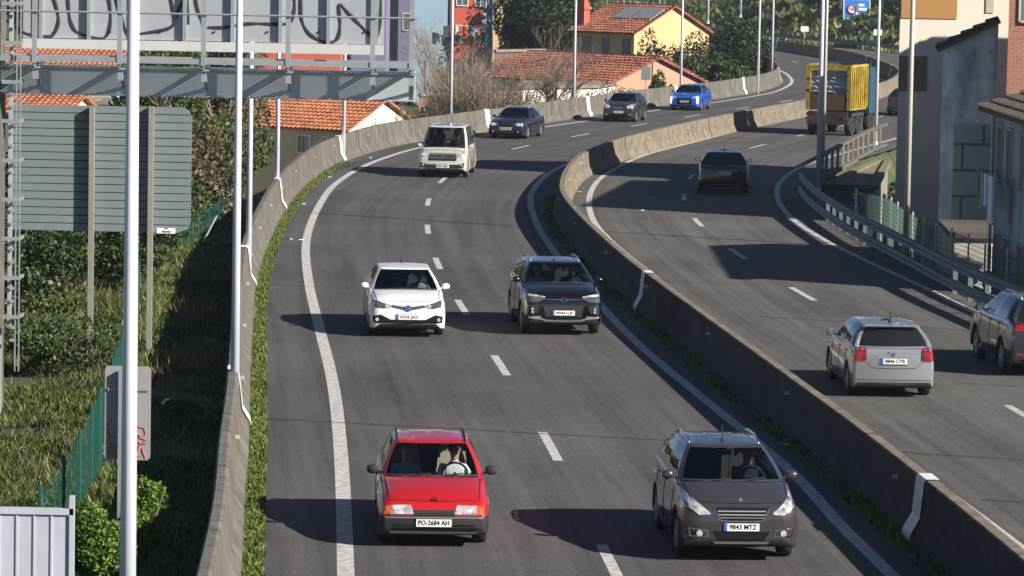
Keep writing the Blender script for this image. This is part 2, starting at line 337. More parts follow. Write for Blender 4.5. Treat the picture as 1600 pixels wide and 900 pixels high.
def road(name,side,m):
    c=MD; nn=normals(c); mb=MB(); other=LB if side<0 else RE; uvs=[]; K=8; arc=0; rows=[]
    for i,(p,q) in enumerate(zip(c,nn)):
        if i: arc+=(p-c[i-1]).length
        _,dd=nearest(other,p); wd=dd+(.35 if side<0 else 0)
        for k in range(K+1):
            o=side*wd*k/K; mb.v.append((p.x+q.x*o,p.y+q.y*o,0)); uvs.append((abs(o),arc))
    for i in range(len(c)-1):
        for k in range(K):
            f=(i*(K+1)+k,i*(K+1)+k+1,(i+1)*(K+1)+k+1,(i+1)*(K+1)+k); mb.f.append(f if side>0 else f[::-1]); mb.m.append(0)
    o=mb.build(name,m); ul=o.data.uv_layers.new(name='lane')
    for lp in o.data.loops: ul.data[lp.index].uv=uvs[lp.vertex_index]
    return tag(o,kind='structure')
road('road_inbound',-1,'asphalt'); road('road_outbound',1,'asphalt_right')
def line(name,c,wd=.2,z=.004,m='white_line'):
    mb=MB(); sweep(mb,c,[(-wd/2,z),(wd/2,z)]); return tag(mb.build(name,m),kind='structure')
line('edge_line',LL,.24); line('edge_line',RL,.22); line('edge_line',RF,.20); line('edge_line',RH,.20)
def arclen(c):
    a=[0]
    for i in range(1,len(c)): a.append(a[-1]+(c[i]-c[i-1]).length)
    return a
def sub(c,a,s0,s1):
    out=[]
    def at(s):
        for i in range(1,len(a)):
            if a[i]>=s: t=(s-a[i-1])/(a[i]-a[i-1]); return c[i-1].lerp(c[i],t)
        return c[-1]
    n=5; return [at(s0+(s1-s0)*k/n) for k in range(n+1)]
def dashes(name,c,y_anchor,period=12.55,ln=3.7):
    a=arclen(c); j=min(range(len(c)),key=lambda i:abs(c[i].y-y_anchor)); s=a[j]; s-=int(s/period)*period
    mb=MB()
    while s<a[-1]-5:
        sweep(mb,sub(c,a,s-ln if s>ln else 0,s),[(-.085,.004),(.085,.004)]); s+=period
    return tag(mb.build(name,'white_line'),kind='structure')
LD=smooth_curve([(2.9,27),(2.1,40),(1.4,52.3),(.6,65.3),(-.35,77.8),(-1.3,89.8),(-2.15,102.4),(-2.7,115),(-2.95,127.3),(-2.7,138.8),(-1.9,149.6),(-.4,160.2),(1.7,169.9),(4.1,179.6),(6.9,190),(9.9,201),(12.9,211.3),(16.2,223),(20.5,240),(23,257),(23.8,275),(23.8,295),(23.2,318),(18.8,349),(10.4,389),(-1,429),(-19.5,474),(-52,529)])
RD=smooth_curve([(12.6,25),(11,52),(9.5,72.6),(8.35,84.5),(7.3,95.7),(6.5,106.9),(6.0,118.4),(6.0,128.6),(6.5,138.5),(7.5,149),(9.2,160.5),(11.9,171.5),(14.8,183.1),(18,195),(21.8,210),(26.2,228),(30,246),(32.2,262),(33.3,288),(33,320),(29.5,354.5),(21,396),(10,436.5),(-8,482),(-40,538)])
dashes('lane_dashes',LD,65.3); dashes('lane_dashes',RD,95.7)
def joint(p0,p1,wd=.045,z=.009):
    a=G(*p0);b=G(*p1); mb=MB(); n=10; pts=[a.lerp(b,k/n)+Vector((0,random.uniform(-.04,.04),0)) for k in range(n+1)]
    sweep(mb,pts,[(-wd/2,z),(wd/2,z)]); return tag(mb.build('road_joint','joint'),kind='structure')
joint((413,654),(1150,694)); joint((452,329),(870,360)); joint((408,444),(560,452)); joint((690,459),(800,466)); joint((1180,494),(1522,517)); joint((1090,343),(1125,344)); joint((1405,707),(1600,719)); joint((1535,781),(1600,785)); joint((1490,598),(1600,604),.03); joint((430,231+40),(480,274),.03)
# ------------------------------------------------------------ barriers
bl=clip(LB,18,540); nb=normals(bl)
t=thing('concrete_barrier','long weathered concrete barrier along the left verge, curving past the lamp posts','barrier',(bl[0].x,bl[0].y,0))
def part(mb,name,mats,t,**k):
    o=mb.build(name,mats,None,**k); o.parent=t; o.matrix_parent_inverse=Matrix.Rotation(-t.rotation_euler.z,4,'Z')@Matrix.Translation(-Vector(t.location)); return o
mb=MB(); sweep(mb,bl,[(0,-.01),(-.03,.12),(-.16,.32),(-.24,1.0),(-.28,1.03),(-.40,1.03),(-.43,1.0),(-.52,-.4),(-.55,-7.5)]); part(mb,'barrier_wall','concrete',t)
def strap(c,y,side,mb,h=1.03,prof=None):
    j,_=nearest(c,Vector((0,y,0))) ; j=min(range(len(c)),key=lambda i:abs(c[i].y-y)); seg=[c[j-1].lerp(c[j],.65),c[j],c[j].lerp(c[j+1],.35)]
    n=normals([c[j-1],c[j],c[j+1]])[1]; sweep(mb,seg,prof,nrm=[n]*3)
for y in (65,93,121,150,178,197,217,234,258):
    mb=MB(); strap(bl,y,1,mb,prof=[(.02,-.005),(-.01,.13),(-.14,.335),(-.22,1.01),(-.27,1.05),(-.42,1.05)]); part(mb,'painted_strap','strap',t)
for y in np.arange(58,240,9.0):
    j=min(range(len(bl)),key=lambda i:abs(bl[i].y-y)); p=bl[j]+nb[j]*(-.17); mb=MB(); mb.box(p.x-.02,p.x+.04,p.y-.04,p.y+.04,.72,.775); part(mb,'reflector','pole_tan',t)
ml=clip(MD,18,540); nm=normals(ml)
t=thing('median_barrier','dark mottled concrete median barrier between the two carriageways','barrier',(ml[0].x,ml[0].y,0))
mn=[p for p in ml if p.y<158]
mb=MB(); sweep(mb,mn,[(-.304,-.01),(-.284,.102),(-.154,.342),(-.104,.885)]); part(mb,'blackish_face','concrete_blackish',t)  # left face set near-black up to the bend, tan concrete beyond
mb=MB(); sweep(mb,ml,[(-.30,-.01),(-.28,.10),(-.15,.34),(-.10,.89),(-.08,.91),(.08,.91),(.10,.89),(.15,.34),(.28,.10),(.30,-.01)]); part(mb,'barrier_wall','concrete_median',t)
for y in (53.6,88.7,151,187,215,275,300,352):
    mb=MB(); strap(ml,y,1,mb,prof=[(-.33,-.0),(-.31,.11),(-.18,.35),(-.13,.89),(-.10,.93),(.10,.93)]); part(mb,'painted_strap','strap',t)
am=arclen(ml) if False else None
for cc_,tt_,pr_ in ((bl,bpy.data.objects['concrete_barrier'],[(.012,.0),(-.022,.125),(-.152,.325),(-.232,1.0),(-.27,1.042),(-.40,1.042)]),(ml,t,[(.31,.0),(.29,.10),(.16,.34),(.11,.89),(.08,.922),(-.08,.922),(-.11,.89),(-.16,.34),(-.29,.10)])):
    aa=arclen(cc_); s_=3
    while s_<min(aa[-1],260):
        sg=sub(cc_,aa,s_,s_+.035); mb=MB(); sweep(mb,sg,pr_); o=part(mb,'joint','joint',tt_); s_+=6.0
for y in np.arange(56,230,10.5):
    j=min(range(len(ml)),key=lambda i:abs(ml[i].y-y)); p=ml[j]; n=nm[j]
    for s_ in (-1,1):
        q=p+n*(s_*.16); mb=MB(); mb.box(q.x-.05,q.x+.05,q.y-.03,q.y+.03,.62,.68); part(mb,'reflector','pole_tan',t)
# ------------------------------------------------------------ vegetation
def blades(name,pts,h,wd,m,label=None,tilt=.45,n_per=1):
    mb=MB()
    for p in pts:
        a=random.uniform(0,6.28); hh=h*random.uniform(.5,1.3); ww=wd*random.uniform(.6,1.3); d=Vector((math.cos(a),math.sin(a),0)); l=Vector((random.uniform(-tilt,tilt)*hh,random.uniform(-tilt,tilt)*hh,hh))
        p=Vector(p); mb.poly([p-d*ww/2,p+d*ww/2,p+l*.6+d*ww*.35,p+l,p+l*.55-d*ww*.35])
    return mb.build(name,m)
# strip of weeds at the foot of the left barrier
def along(c,y0,y1,o0,o1,n,z=0.0,dens=None):
    cc=[p for p in c if y0<=p.y<=y1]; nn=normals(cc); out=[]
    for _ in range(n):
        i=random.randrange(len(cc)-1); tt=random.random(); p=cc[i].lerp(cc[i+1],tt)
        if dens and random.random()>dens(p): continue
        o=random.uniform(o0,o1); out.append((p.x+nn[i].x*o,p.y+nn[i].y*o,z))
    return out
tag(blades('grass_strip',along(bl,42,150,-.02,.29,30000,dens=lambda p:(.35+.65*(math.sin(p.y*.9)+math.sin(p.y*2.3+1)>-.6))*(1 if p.y<135 else .4)),.07,.05,'weed'),kind='stuff',label='bright green weeds growing along the foot of the left barrier')
tag(blades('median_weeds',along(ml,45,130,-.62,-.30,5200,dens=lambda p:.9 if math.sin(p.y*.7)+math.sin(p.y*1.9)>0 else .25),.09,.05,'weed'),kind='stuff',label='dark weeds growing along the shaded foot of the median barrier')
lt=[G(x,y) for x,y in ((1230,696),(470,375),(500,228),(515,277),(474,319),(455,374),(1325,705),(850,332),(1018,310),(905,300),(1003,329),(578,247),(880,331))]
for i,p in enumerate(lt):
    mb=MB(); a_=random.uniform(0,3); mb.box(-.07,.07,-.045,.045,.006,.022,mtx=Matrix.Translation(p)@Matrix.Rotation(a_,4,'Z')); o=mb.build('paper_scrap','strap'); tag(o,['scrap of litter on the dark shoulder beside the dark grey crossover','scrap of litter on the left shoulder, nearest the camera of those there','scrap of litter by the barrier foot left of the van','scrap of litter on the shoulder below the white gabled house','scrap of litter on the shoulder beside the bend of the white line','scrap of litter on the left shoulder near the second strap','scrap of litter at the foot of the median, right of the crossover','scrap of litter on the shaded shoulder above the black sport utility car','scrap of litter on the outbound side by the start of the bend','scrap of litter against the sunlit median face','scrap of litter below the sunlit median bend on the outbound side','scrap of litter near the white line ahead of the van','scrap of litter on the shaded shoulder left of the median bend'][i],'paper scrap',group='scraps of litter on the shoulders')
# verge beyond the left barrier
vb=[]
for _ in range(170000):
    y=random.uniform(38,118); e=at=None
    x=random.uniform(-15.5,-3.9)
    vb.append((x,y))
va=np.array(vb); dl=-sd(LBa,va[:,0],va[:,1])-.6; za=terrain_z(va[:,0],va[:,1])
pts=[(va[i,0],va[i,1],za[i]-.02) for i in range(len(va)) if dl[i]>0 and random.random()<(1 if va[i,1]<95 else .6)]
def _n(p,f,o): return math.sin(p[0]*f+o)*math.cos(p[1]*f*.8+o*2)+.5*math.sin(p[0]*f*2.7+p[1]*f*2.1+o)
pts=[p for p in pts if random.random()<.35+.55*(_n(p,.9,1.0)+.6)]
M['dry_grass']=leafmat('dry_grass',(.10,.07,.03),(.26,.20,.09),(.42,.34,.18)); M['low_green']=leafmat('low_green',(.018,.04,.010),(.07,.11,.02),(.16,.20,.05))
tag(blades('dry_stalks',[p for p in pts if _n(p,.7,3.0)>.55 and random.random()<.35],.42,.018,'dry_grass',tilt=.5),kind='stuff',label='dry brown stalks standing among the grass of the bank')
tag(blades('low_weeds',[p for p in pts if _n(p,1.3,5.0)>.35 and random.random()<.6],.14,.09,'low_green',tilt=1.0),kind='stuff',label='dark broad leaved weeds in patches on the bank')
tag(blades('verge_grass',pts,.17,.035,'grass',tilt=.8),kind='stuff',label='rough green grass on the bank beyond the left barrier')
def leaf_cloud(mb,c,rad,n,ls,flat=1.0,clump=9,seed=0,shell=.55):
    rnd=random.Random(seed); cl=[]
    for _ in range(clump):
        v=Vector((rnd.gauss(0,1),rnd.gauss(0,1),rnd.gauss(0,1))).normalized()*rnd.uniform(.3,.85); cl.append((Vector((v.x*rad[0],v.y*rad[1],v.z*rad[2])),rnd.uniform(.28,.5)))
    for i in range(n):
        cc,cr=cl[rnd.randrange(clump)]
        v=Vector((rnd.gauss(0,1),rnd.gauss(0,1),rnd.gauss(0,1))).normalized()*(rnd.uniform(shell,1.05)**.6)
        p=Vector(c)+cc+Vector((v.x*rad[0],v.y*rad[1],v.z*rad[2]))*cr
        a=Vector((rnd.uniform(-1,1),rnd.uniform(-1,1),rnd.uniform(-.6,1))).normalized(); b=a.cross(Vector((rnd.uniform(-1,1),rnd.uniform(-1,1),rnd.uniform(-1,1)))).normalized()
        s=ls*rnd.uniform(.6,1.3); mb.poly([p-a*s*.5,p+b*s*.3,p+a*s*.5,p-b*s*.3])
def tree(name,label,cat,x,y,h,rad,m='leaf_dark',n=5000,ls=.22,group=None,seed=0,z=None,trunk=.14,clump=14,low=.25):
    z=TZ(x,y)-.05 if z is None else z
    t=thing(name,label,cat,(x,y,z),0,group); rnd=random.Random(seed+5); mb=MB()
    mb.tube([(0,0,0),(.05*h*rnd.uniform(-1,1),0,h*.35),(0,0,h*.75)],[trunk,trunk*.75,trunk*.3],8)
    for k in range(6):
        a=rnd.uniform(0,6.28); z0=h*rnd.uniform(.25,.6); mb.tube([(0,0,z0),(math.cos(a)*rad*.4,math.sin(a)*rad*.4,z0+h*.15),(math.cos(a)*rad*.75,math.sin(a)*rad*.75,z0+h*.28)],[trunk*.4,trunk*.25,trunk*.08],5)
    mb.build('trunk','bark',t)
    mb=MB(); hz=h*(1-low)/2; leaf_cloud(mb,(0,0,h*low+hz),(rad,rad,hz),n,ls,clump=clump,seed=seed); mb.build('crown',m,t); return t
def shrub(name,label,cat,x,y,rx,ry,rz,m,n,ls,z=None,seed=0,clump=10,group=None):
    z=TZ(x,y) if z is None else z
    t=thing(name,label,cat,(x,y,z),0,group); mb=MB(); rnd=random.Random(seed)
    for k in range(7):
        a=rnd.uniform(0,6.28); mb.tube([(0,0,-.1),(math.cos(a)*rx*.3,math.sin(a)*ry*.3,rz*.6),(math.cos(a)*rx*.7,math.sin(a)*ry*.7,rz*1.3)],[.03,.022,.01],5)
    mb.build('stem','bark',t); mb=MB(); leaf_cloud(mb,(0,0,rz*.85),(rx,ry,rz),n,ls,seed=seed,clump=clump); mb.build('foliage',m,t); return t
def bare_tree(name,label,cat,x,y,h,seed=0,depth=6,group=None,m='twig',spread=.55,r0=.09,z=None):
    z=TZ(x,y) if z is None else z
    t=thing(name,label,cat,(x,y,z),0,group); tr=MB(); br=MB(); rnd=random.Random(seed)
    def rec(p,d,l,r,k):
        q=p+d*l*.5+Vector((rnd.uniform(-1,1),rnd.uniform(-1,1),0))*l*.06; e=p+d*l
        (tr if k==depth else br).tube([p,q,e],[r,r*.85,r*.7],6 if k>3 else 3,cap=False)
        if k==0: return
        for _ in range(3 if k>2 else 2):
            nd=(d+Vector((rnd.uniform(-1,1),rnd.uniform(-1,1),rnd.uniform(-.35,.6)))*spread).normalized(); rec(e if rnd.random()<.6 else q,nd,l*rnd.uniform(.6,.85),r*.6,k-1)
    rec(Vector((0,0,-.1)),Vector((rnd.uniform(-.1,.1),0,1)).normalized(),h*.30,r0,depth)
    tr.build('trunk',m,t); br.build('branches',m,t); return t
# ------------------------------------------------------------ vehicles
def pchip(X,Y):
    X=list(X);Y=list(Y);n=len(X);h=[X[i+1]-X[i] for i in range(n-1)];dl=[(Y[i+1]-Y[i])/h[i] for i in range(n-1)];m=[0]*n
    m[0]=dl[0];m[-1]=dl[-1]
    for i in range(1,n-1):
        if dl[i-1]*dl[i]>0: w1=2*h[i]+h[i-1];w2=h[i]+2*h[i-1];m[i]=(w1+w2)/(w1/dl[i-1]+w2/dl[i])
    def f(x):
        x=min(max(x,X[0]),X[-1]); i=max(k for k in range(n-1) if X[k]<=x+1e-9); t=(x-X[i])/h[i]
        return (2*t**3-3*t*t+1)*Y[i]+(t**3-2*t*t+t)*h[i]*m[i]+(-2*t**3+3*t*t)*Y[i+1]+(t**3-t*t)*h[i]*m[i+1]
    return f
def wheel(t,x,y,r,side,rim_m,spokes=5,wd=.20):
    # tyre: lathe about the y axis
    mb=MB(); n=28; prof=[(r*.62,-wd/2),(r*.80,-wd/2-.01),(r*.95,-wd/2+.005),(r,-wd/2+.035),(r,wd/2-.035),(r*.95,wd/2-.005),(r*.80,wd/2+.01),(r*.62,wd/2)]
    for k in range(n):
        a=2*math.pi*k/n
        for (q,yy) in prof: mb.v.append((q*math.cos(a),yy,q*math.sin(a)))
    K=len(prof)
    for k in range(n):
        for j in range(K): mb.f.append((k*K+j,((k+1)%n)*K+j,((k+1)%n)*K+(j+1)%K,k*K+(j+1)%K)); mb.m.append(0)
    wroot=mb.build('wheel','rubber',t,smooth=True); wroot.location=(x,y,r)
    mb=MB(); yo=side*wd*.36
    prof=[(r*.64,yo+side*.03),(r*.60,yo+side*.03),(r*.57,yo-side*.03)]
    for k in range(n):
        a=2*math.pi*k/n
        for (q,yy) in prof: mb.v.append((q*math.cos(a),yy,q*math.sin(a)))
    for k in range(n):
        for j in range(2): mb.f.append((k*3+j,((k+1)%n)*3+j,((k+1)%n)*3+j+1,k*3+j+1)); mb.m.append(0)
    for k in range(spokes):
        a=2*math.pi*k/spokes; mb.bar((0,yo+side*.01,0),(r*.59*math.cos(a),yo+side*.005,r*.59*math.sin(a)),.055,.03,0,up=Vector((0,1,0)))
    mb.tube([(0,yo-side*.04,0),(0,yo+side*.03,0)],r*.17,10)
    mb.build('rim',rim_m,wroot)
    mb=MB(); b0=[(r*.58*math.cos(2*math.pi*k/16),yo-side*.05,r*.58*math.sin(2*math.pi*k/16)) for k in range(16)]; mb.poly(b0); mb.build('brake_disc','truck_dark',wroot)
    return wroot
def quadpatch(bvh,top,bot,cols=10,rows=5,off=.006,face='front',L=4.0,skirt=.03):
    # top / bot: polylines [(y,z),...]; projected on the body from the front or the back
    def lerp_pl(pl,u):
        n=len(pl)-1; i=min(int(u*n),n-1); f=u*n-i; return (pl[i][0]*(1-f)+pl[i+1][0]*f,pl[i][1]*(1-f)+pl[i+1][1]*f)
    s=1 if face=='front' else -1; g=[]; last=None
    for j in range(rows+1):
        for i in range(cols+1):
            a=lerp_pl(top,i/cols);b=lerp_pl(bot,i/cols); y=a[0]+(b[0]-a[0])*j/rows; z=a[1]+(b[1]-a[1])*j/rows
            h=bvh.ray_cast(Vector((s*(L/2+1),y,z)),Vector((-s,0,0)))
            if h[0] is not None: last=h[0].x+s*off; g.append(Vector((last,y,z)))
            else: g.append(Vector((last if last is not None else s*L/2,y,z)))
    mb=MB(); mb.v=[tuple(p) for p in g]; C=cols+1
    for j in range(rows):
        for i in range(cols):
            mb.f.append((j*C+i,j*C+i+1,(j+1)*C+i+1,(j+1)*C+i)); mb.m.append(0)
    ring=[i for i in range(C)]+[j*C+cols for j in range(1,rows+1)]+[rows*C+i for i in range(cols-1,-1,-1)]+[j*C for j in range(rows-1,0,-1)]
    b=len(mb.v)
    for k in ring: mb.v.append((g[k].x-s*skirt,g[k].y,g[k].z))
    for k in range(len(ring)):
        k2=(k+1)%len(ring); mb.f.append((ring[k],b+k,b+k2,ring[k2])); mb.m.append(0)
    return mb
def car(S,pos,heading,label,cat='car',name='car',group='vehicles on the motorway'):
    L=S['L'];W=S['W'];H=S['H'];hw=W/2; zl=S.get('zl',.20); zn=S['zn']; xc=S['xc']; zc=S['zc']; zb=S.get('zb',zc+.05); xt=S['xt']; zt=S.get('ztail',zb); blunt=S.get('blunt',0)
    t=thing(name,label,cat,(pos[0],pos[1],0),heading,group)
    bm_=S['paint']; P2=M[bm_] if isinstance(bm_,str) else bm_
    # stations measured from the nose
    st=[(0,S.get('w0',.78),zl+.12,zn-.16,zn-.12),(.035,S.get('w0',.78)+.09,zl+.05,zn-.07,zn-.03),(.11,.945,zl,zn-.01,zn+.045),(.30,.98,zl,zn+(zc-zn)*.22,zn+(zc-zn)*.45+.03),(.6,1,zl,zn+(zc-zn)*.45,zn+(zc-zn)*.72+.045),
        (xc-.12,1,zl,zc-.035,zc+.03),(xc+.02,1,zl,zc,zc+.015)]
    zi=.55
    st2=[(xc+.25,1,zl,zc+.01,None),(L*.55,1,zl,(zc+zb)/2,None),(xt-.35,.99,zl,zb,None)]
    st3=[(xt-.02,.975,zl,zt,zt+.01),(L-.16,.95,zl+.02,min(zt,zt-S.get('drop',.04)*.5),min(zt,zt-.01)),(L-.05,.90,zl+.06,zt-S.get('drop',.04)-.02,zt-S.get('drop',.04)+.01),(L,.82,zl+.14,zt-S.get('drop',.04)-.12,zt-S.get('drop',.04)-.08)]
    if xt>L-.2: st3=[(xt-.02,.96,zl,zt,zt+.01),(L-.02,.93,zl+.05,zt-.04,zt-.02),(L,.88,zl+.12,zt-.12,zt-.09)] if xt<L-.05 else [(L-.07,.96,zl,zt,zt+.01),(L-.02,.93,zl+.05,zt-.04,zt-.02),(L,.88,zl+.12,zt-.12,zt-.09)]
    allst=st+st2+st3; X=[s[0] for s in allst]
    fw=pchip(X,[s[1] for s in allst]); fz0=pchip(X,[s[2] for s in allst]); fzs=pchip(X,[s[3] for s in allst])
    fzt=pchip([s[0] for s in st],[s[4] for s in st]); fzt2=pchip([s[0] for s in st3],[s[4] for s in st3])
    r=S['r']; ax=[S['fo'],S['fo']+S['wb']]; ra=r+.065
    xs_=set([0,.015,.035,.07,.11,.2,.3,xc-.06,xc+.02,xc+.08,xt-.30,xt-.06,xt-.02,L-.05,L-.02,L])
    x=.3
    while x<L-.05: xs_.add(round(x,3)); x+=.12
    for a in ax:
        for k in range(-9,10): xs_.add(round(a+ra*math.sin(k/9*math.pi/2),4))
    xs_=sorted(v for v in xs_ if 0<=v<=L); xx=[xs_[0]]
    for v in xs_[1:]:
        if v-xx[-1]>.012 or v==L: xx.append(v)
    mb=MB(); NP=None
    for x in xx:
        wv=fw(x)*hw; z0=fz0(x); zs=fzs(x); cabin=xc+.05<x<xt-.10
        arch=0
        for a in ax:
            d=abs(x-a)
            if d<ra: arch=max(arch,r+math.sqrt(max(0,ra*ra-d*d)))
        za=max(z0,arch); za=min(za,zs-.10)
        mid=z0+.5*(zs-z0)
        pts=[(0,max(z0,min(arch,.55))+ (0 if not arch else 0)),(.72*wv,max(z0,min(arch,za))),(.965*wv,za),(.995*wv,za+.02+.0*zs),(1.0*wv,max(za+.04,z0+.35*(zs-z0))),(1.0*wv,max(za+.06,z0+.55*(zs-z0))),(.985*wv,max(za+.075,z0+.75*(zs-z0))),(.955*wv,max(za+.085,zs-.05)),(.925*wv,zs)]
        if cabin: pts+=[(.90*wv,zs+.0),(.86*wv,zs-.02),(.80*wv,zi+.02),(.45*wv,zi),(0,zi)]
        else:
            ztt=fzt(x) if x<=xc+.05 else fzt2(x)
            pts+=[(.86*wv,zs+.40*(ztt-zs)),(.76*wv,zs+.66*(ztt-zs)),(.6*wv,zs+.84*(ztt-zs)),(.3*wv,zs+.96*(ztt-zs)),(0,ztt)]
        full=[(-y,z) for (y,z) in pts[::-1]]+[(y,z) for (y,z) in pts[1:]]
        full=full[:-1] if False else full
        NP=len(full)
        for (y,z) in full: mb.v.append((L/2-x,y,z))
    half=len(pts)
    body_paint=S.get('zones')
    def mi(cx,cy,cz,seg,cab):
        k=min(seg,NP-2-seg)       # 0 = inner top .. high = bottom
        if cab and k<=2: return 1
        if k>=half-3: return 2
        if body_paint and body_paint(L/2-cx,abs(cy),cz): return 2
        return 0
    for i in range(len(xx)-1):
        cab=(xc+.0<(xx[i]+xx[i+1])/2<xt-.05)
        for j in range(NP-1):
            f=(i*NP+j,(i+1)*NP+j,(i+1)*NP+j+1,i*NP+j+1); c=[sum(mb.v[q][k] for q in f)/4 for k in range(3)]
            mb.f.append(f); mb.m.append(mi(*c,j,cab))
    for e,i in ((0,0),(1,len(xx)-1)):
        # caps as strips between mirrored points
        for j in range(half-1):
            a,b_,c,d=i*NP+j,i*NP+j+1,i*NP+NP-2-j,i*NP+NP-1-j
            if j==half-1: continue
            zc_=sum(mb.v[q][2] for q in (a,b_,c,d))/4
            mb.f.append((a,b_,c,d) if e==0 else (d,c,b_,a)); mb.m.append(2 if (body_paint and body_paint(0 if e==0 else L,0,zc_)) else 0)
    body=mb.build('body',[P2,'interior','plastic'],t,smooth=True,recalc=True)
    bvh=BVHTree.FromPolygons([Vector(v) for v in mb.v],mb.f)
    # greenhouse
    xr0=S['xr0'];xr1=S['xr1'];wr=S['wr'];bow=S.get('bow',.16); zr=H-.045
    bsx=[(0,'F'),(.3,'F'),(.6,'F'),(.84,'F'),(.93,'A')]
    fr=[(0,0),(.30,0),(.60,0),(.82,0),(.915,1)]     # y share, pillar flag of the cell AFTER the point
    bw=.915*hw; cols=[]
    for (y,_) in fr: cols.append(((xc+bow*y*y,bw*y,zc+.0+.012*(1-y*y)),(xr0+bow*.45*y*y,wr*y,zr)))
    bx0=xc+bow+.05; rx0=xr0+bow*.45+.06
    bx1=xt-.06; rx1=xr1-.08
    segs=S.get('side',[(.00,0),(.06,1),(.40,1),(.44,0),(.47,1),(.80,1),(.84,0),(1,0)])  # position share, 1 = glass begins
    def side_glass(a,b): return any(p<=a+1e-6 and b<=q+1e-6 for p,q in S.get('win',[(.05,.42),(.46,.78)]))
    sh=sorted(set([0,.02]+[v for p in S.get('win',[(.05,.42),(.46,.78)]) for v in p]+[ (p[0]*.5+p[1]*.5) for p in S.get('win',[(.05,.42),(.46,.78)])]+[1]))
    sidecols=[]
    for s in sh:
        zz=zc+(zb-zc)*min(1,s*1.25); cols.append(((bx0+(bx1-bx0)*s,hw*(.925-.01*s),zz),(rx0+(rx1-rx0)*s,wr*(1.0)+.015*math.sin(s*3.14),zr+(.012*math.sin(s*3.1)) -S.get('rdrop',.02)*max(0,s-.6)/.4)))
    nf=len(fr)
    rb=S.get('rbow',.10)
    zrr=zr-S.get('rdrop',.02)
    for (y,_) in fr[::-1]: cols.append(((xt-rb*y*y,bw*.97*y,zt+.005),(xr1-rb*y*y*.6,wr*.97*y,zrr)))
    NC=len(cols); rows=[0,.05,.3,.55,.8,.93,1.0]
    vv=MB(); V=[]
    full=cols+[((b[0],-b[1],b[2]),(q[0],-q[1],q[2])) for b,q in cols[-2:0:-1]]
    for b,q in full:
        b=Vector(b);q=Vector(q); n=Vector((-(q.x+b.x)/2+(xr0+xr1)/2,0,0)) ; n=Vector(((b.x+q.x)/2-(xr0+xr1)/2,(b.y+q.y)*1.2,0)).normalized()
        for h in rows: p=b.lerp(q,h)+n*(.030*math.sin(math.pi*h)); V.append(Vector((L/2-p.x,p.y,p.z)))
    NR=len(rows); NF=len(full)
    pill=MB(); glass={}
    names=[]
    for i in range(NF):
        i2=(i+1)%NF; 
        ii=i if i<NC-1 else (NF-1-i)        # mirrored column cell
        for j in range(NR-1):
            f=[i*NR+j,i2*NR+j,i2*NR+j+1,i*NR+j+1]; key=None
            if ii<nf-1 and j>=0 and j<NR-2+S.get('wtop',1)*0: key='windshield' if j<5 else None
            elif ii>=NC-nf and ii<NC-1:
                if 1<=j<S.get('rtop',5): key='rear_window'
            elif nf<=ii<nf+len(sh)-1:
                a=sh[ii-nf];b=sh[ii-nf+1]
                if side_glass(a,b) and 1<=j<5:
                    wi=[k for k,(p,q) in enumerate(S.get('win',[(.05,.42),(.46,.78)])) if p<=a+1e-6 and b<=q+1e-6][0]; key=('side_window',wi,i<NC)
            if key is None: pill.poly([V[q] for q in f],1 if (S.get('black_pillars') and nf<=ii<nf+len(sh)-2 and 0<j<6) else 0)
            else: glass.setdefault(key,MB()).poly([V[q]-Vector((0,0,0)) for q in f])
    # roof
    cx=L/2-(xr0+xr1)/2; ring=[V[i*NR+NR-1] for i in range(NF)]; prev=ring; cr=S.get('crown',.045)
    for f_ in (.93,.8,.55,.25,0.0):
        nr=[Vector((cx+(p.x-cx)*(1-(1-f_)*.98 if f_>0 else .0),p.y*f_,p.z+(cr)*(1-f_*f_))) for p in ring]
        for i in range(NF):
            i2=(i+1)%NF; pill.poly([prev[i],prev[i2],nr[i2],nr[i]] if f_>0 else [prev[i],prev[i2],nr[i]],2 if S.get('roof_panel') and f_<.9 else 0)
        prev=nr
    # weld the roof so that it shades smoothly
    rm=pill.build('roof',[P2,'plastic',S.get('roof_panel') or 'plastic'],t,smooth=True)
    b2=bmesh.new(); b2.from_mesh(rm.data); bmesh.ops.remove_doubles(b2,verts=b2.verts,dist=.001); bmesh.ops.recalc_face_normals(b2,faces=b2.faces); b2.to_mesh(rm.data); b2.free()
    for k,g in glass.items():
        nm_=k if isinstance(k,str) else k[0]; gm=S.get('glass_front','glass') if nm_=='windshield' else (S.get('glass_rear','glass_dark') if nm_=='rear_window' else S.get('glass_side','glass_dark'))
        o=g.build(nm_,gm,t,smooth=True); b2=bmesh.new(); b2.from_mesh(o.data); bmesh.ops.remove_doubles(b2,verts=b2.verts,dist=.001); bmesh.ops.recalc_face_normals(b2,faces=b2.faces); b2.to_mesh(o.data); b2.free()
    # windshield surround and wipers
    mbw=MB(); fb=[V[i*NR+1] for i in range(NF)][:nf]; allb=[Vector((p.x+.02,-p.y,p.z-.015)) for p in fb[::-1]]+[Vector((p.x+.02,p.y,p.z-.015)) for p in fb[1:]]
    mbw.tube([p*1.0 for p in allb],.022,6); mbw.build('cowl_trim','plastic',t)
    for s in (1,-1):
        mbw=MB(); b0=V[0]; mbw.tube([(b0.x+.04,s*.05+.12,b0.z+.02),(b0.x-.05,s*.05+.42*1,b0.z+.05)] if s>0 else [(b0.x+.04,-.45,b0.z+.01),(b0.x-.03,-.02,b0.z+.04)],.010,5); mbw.build('wiper','plastic',t)
    # wheels
    for a in ax:
        for s in (1,-1): wheel(t,L/2-a,s*(hw-.125),r,s,S.get('rim','silver'))
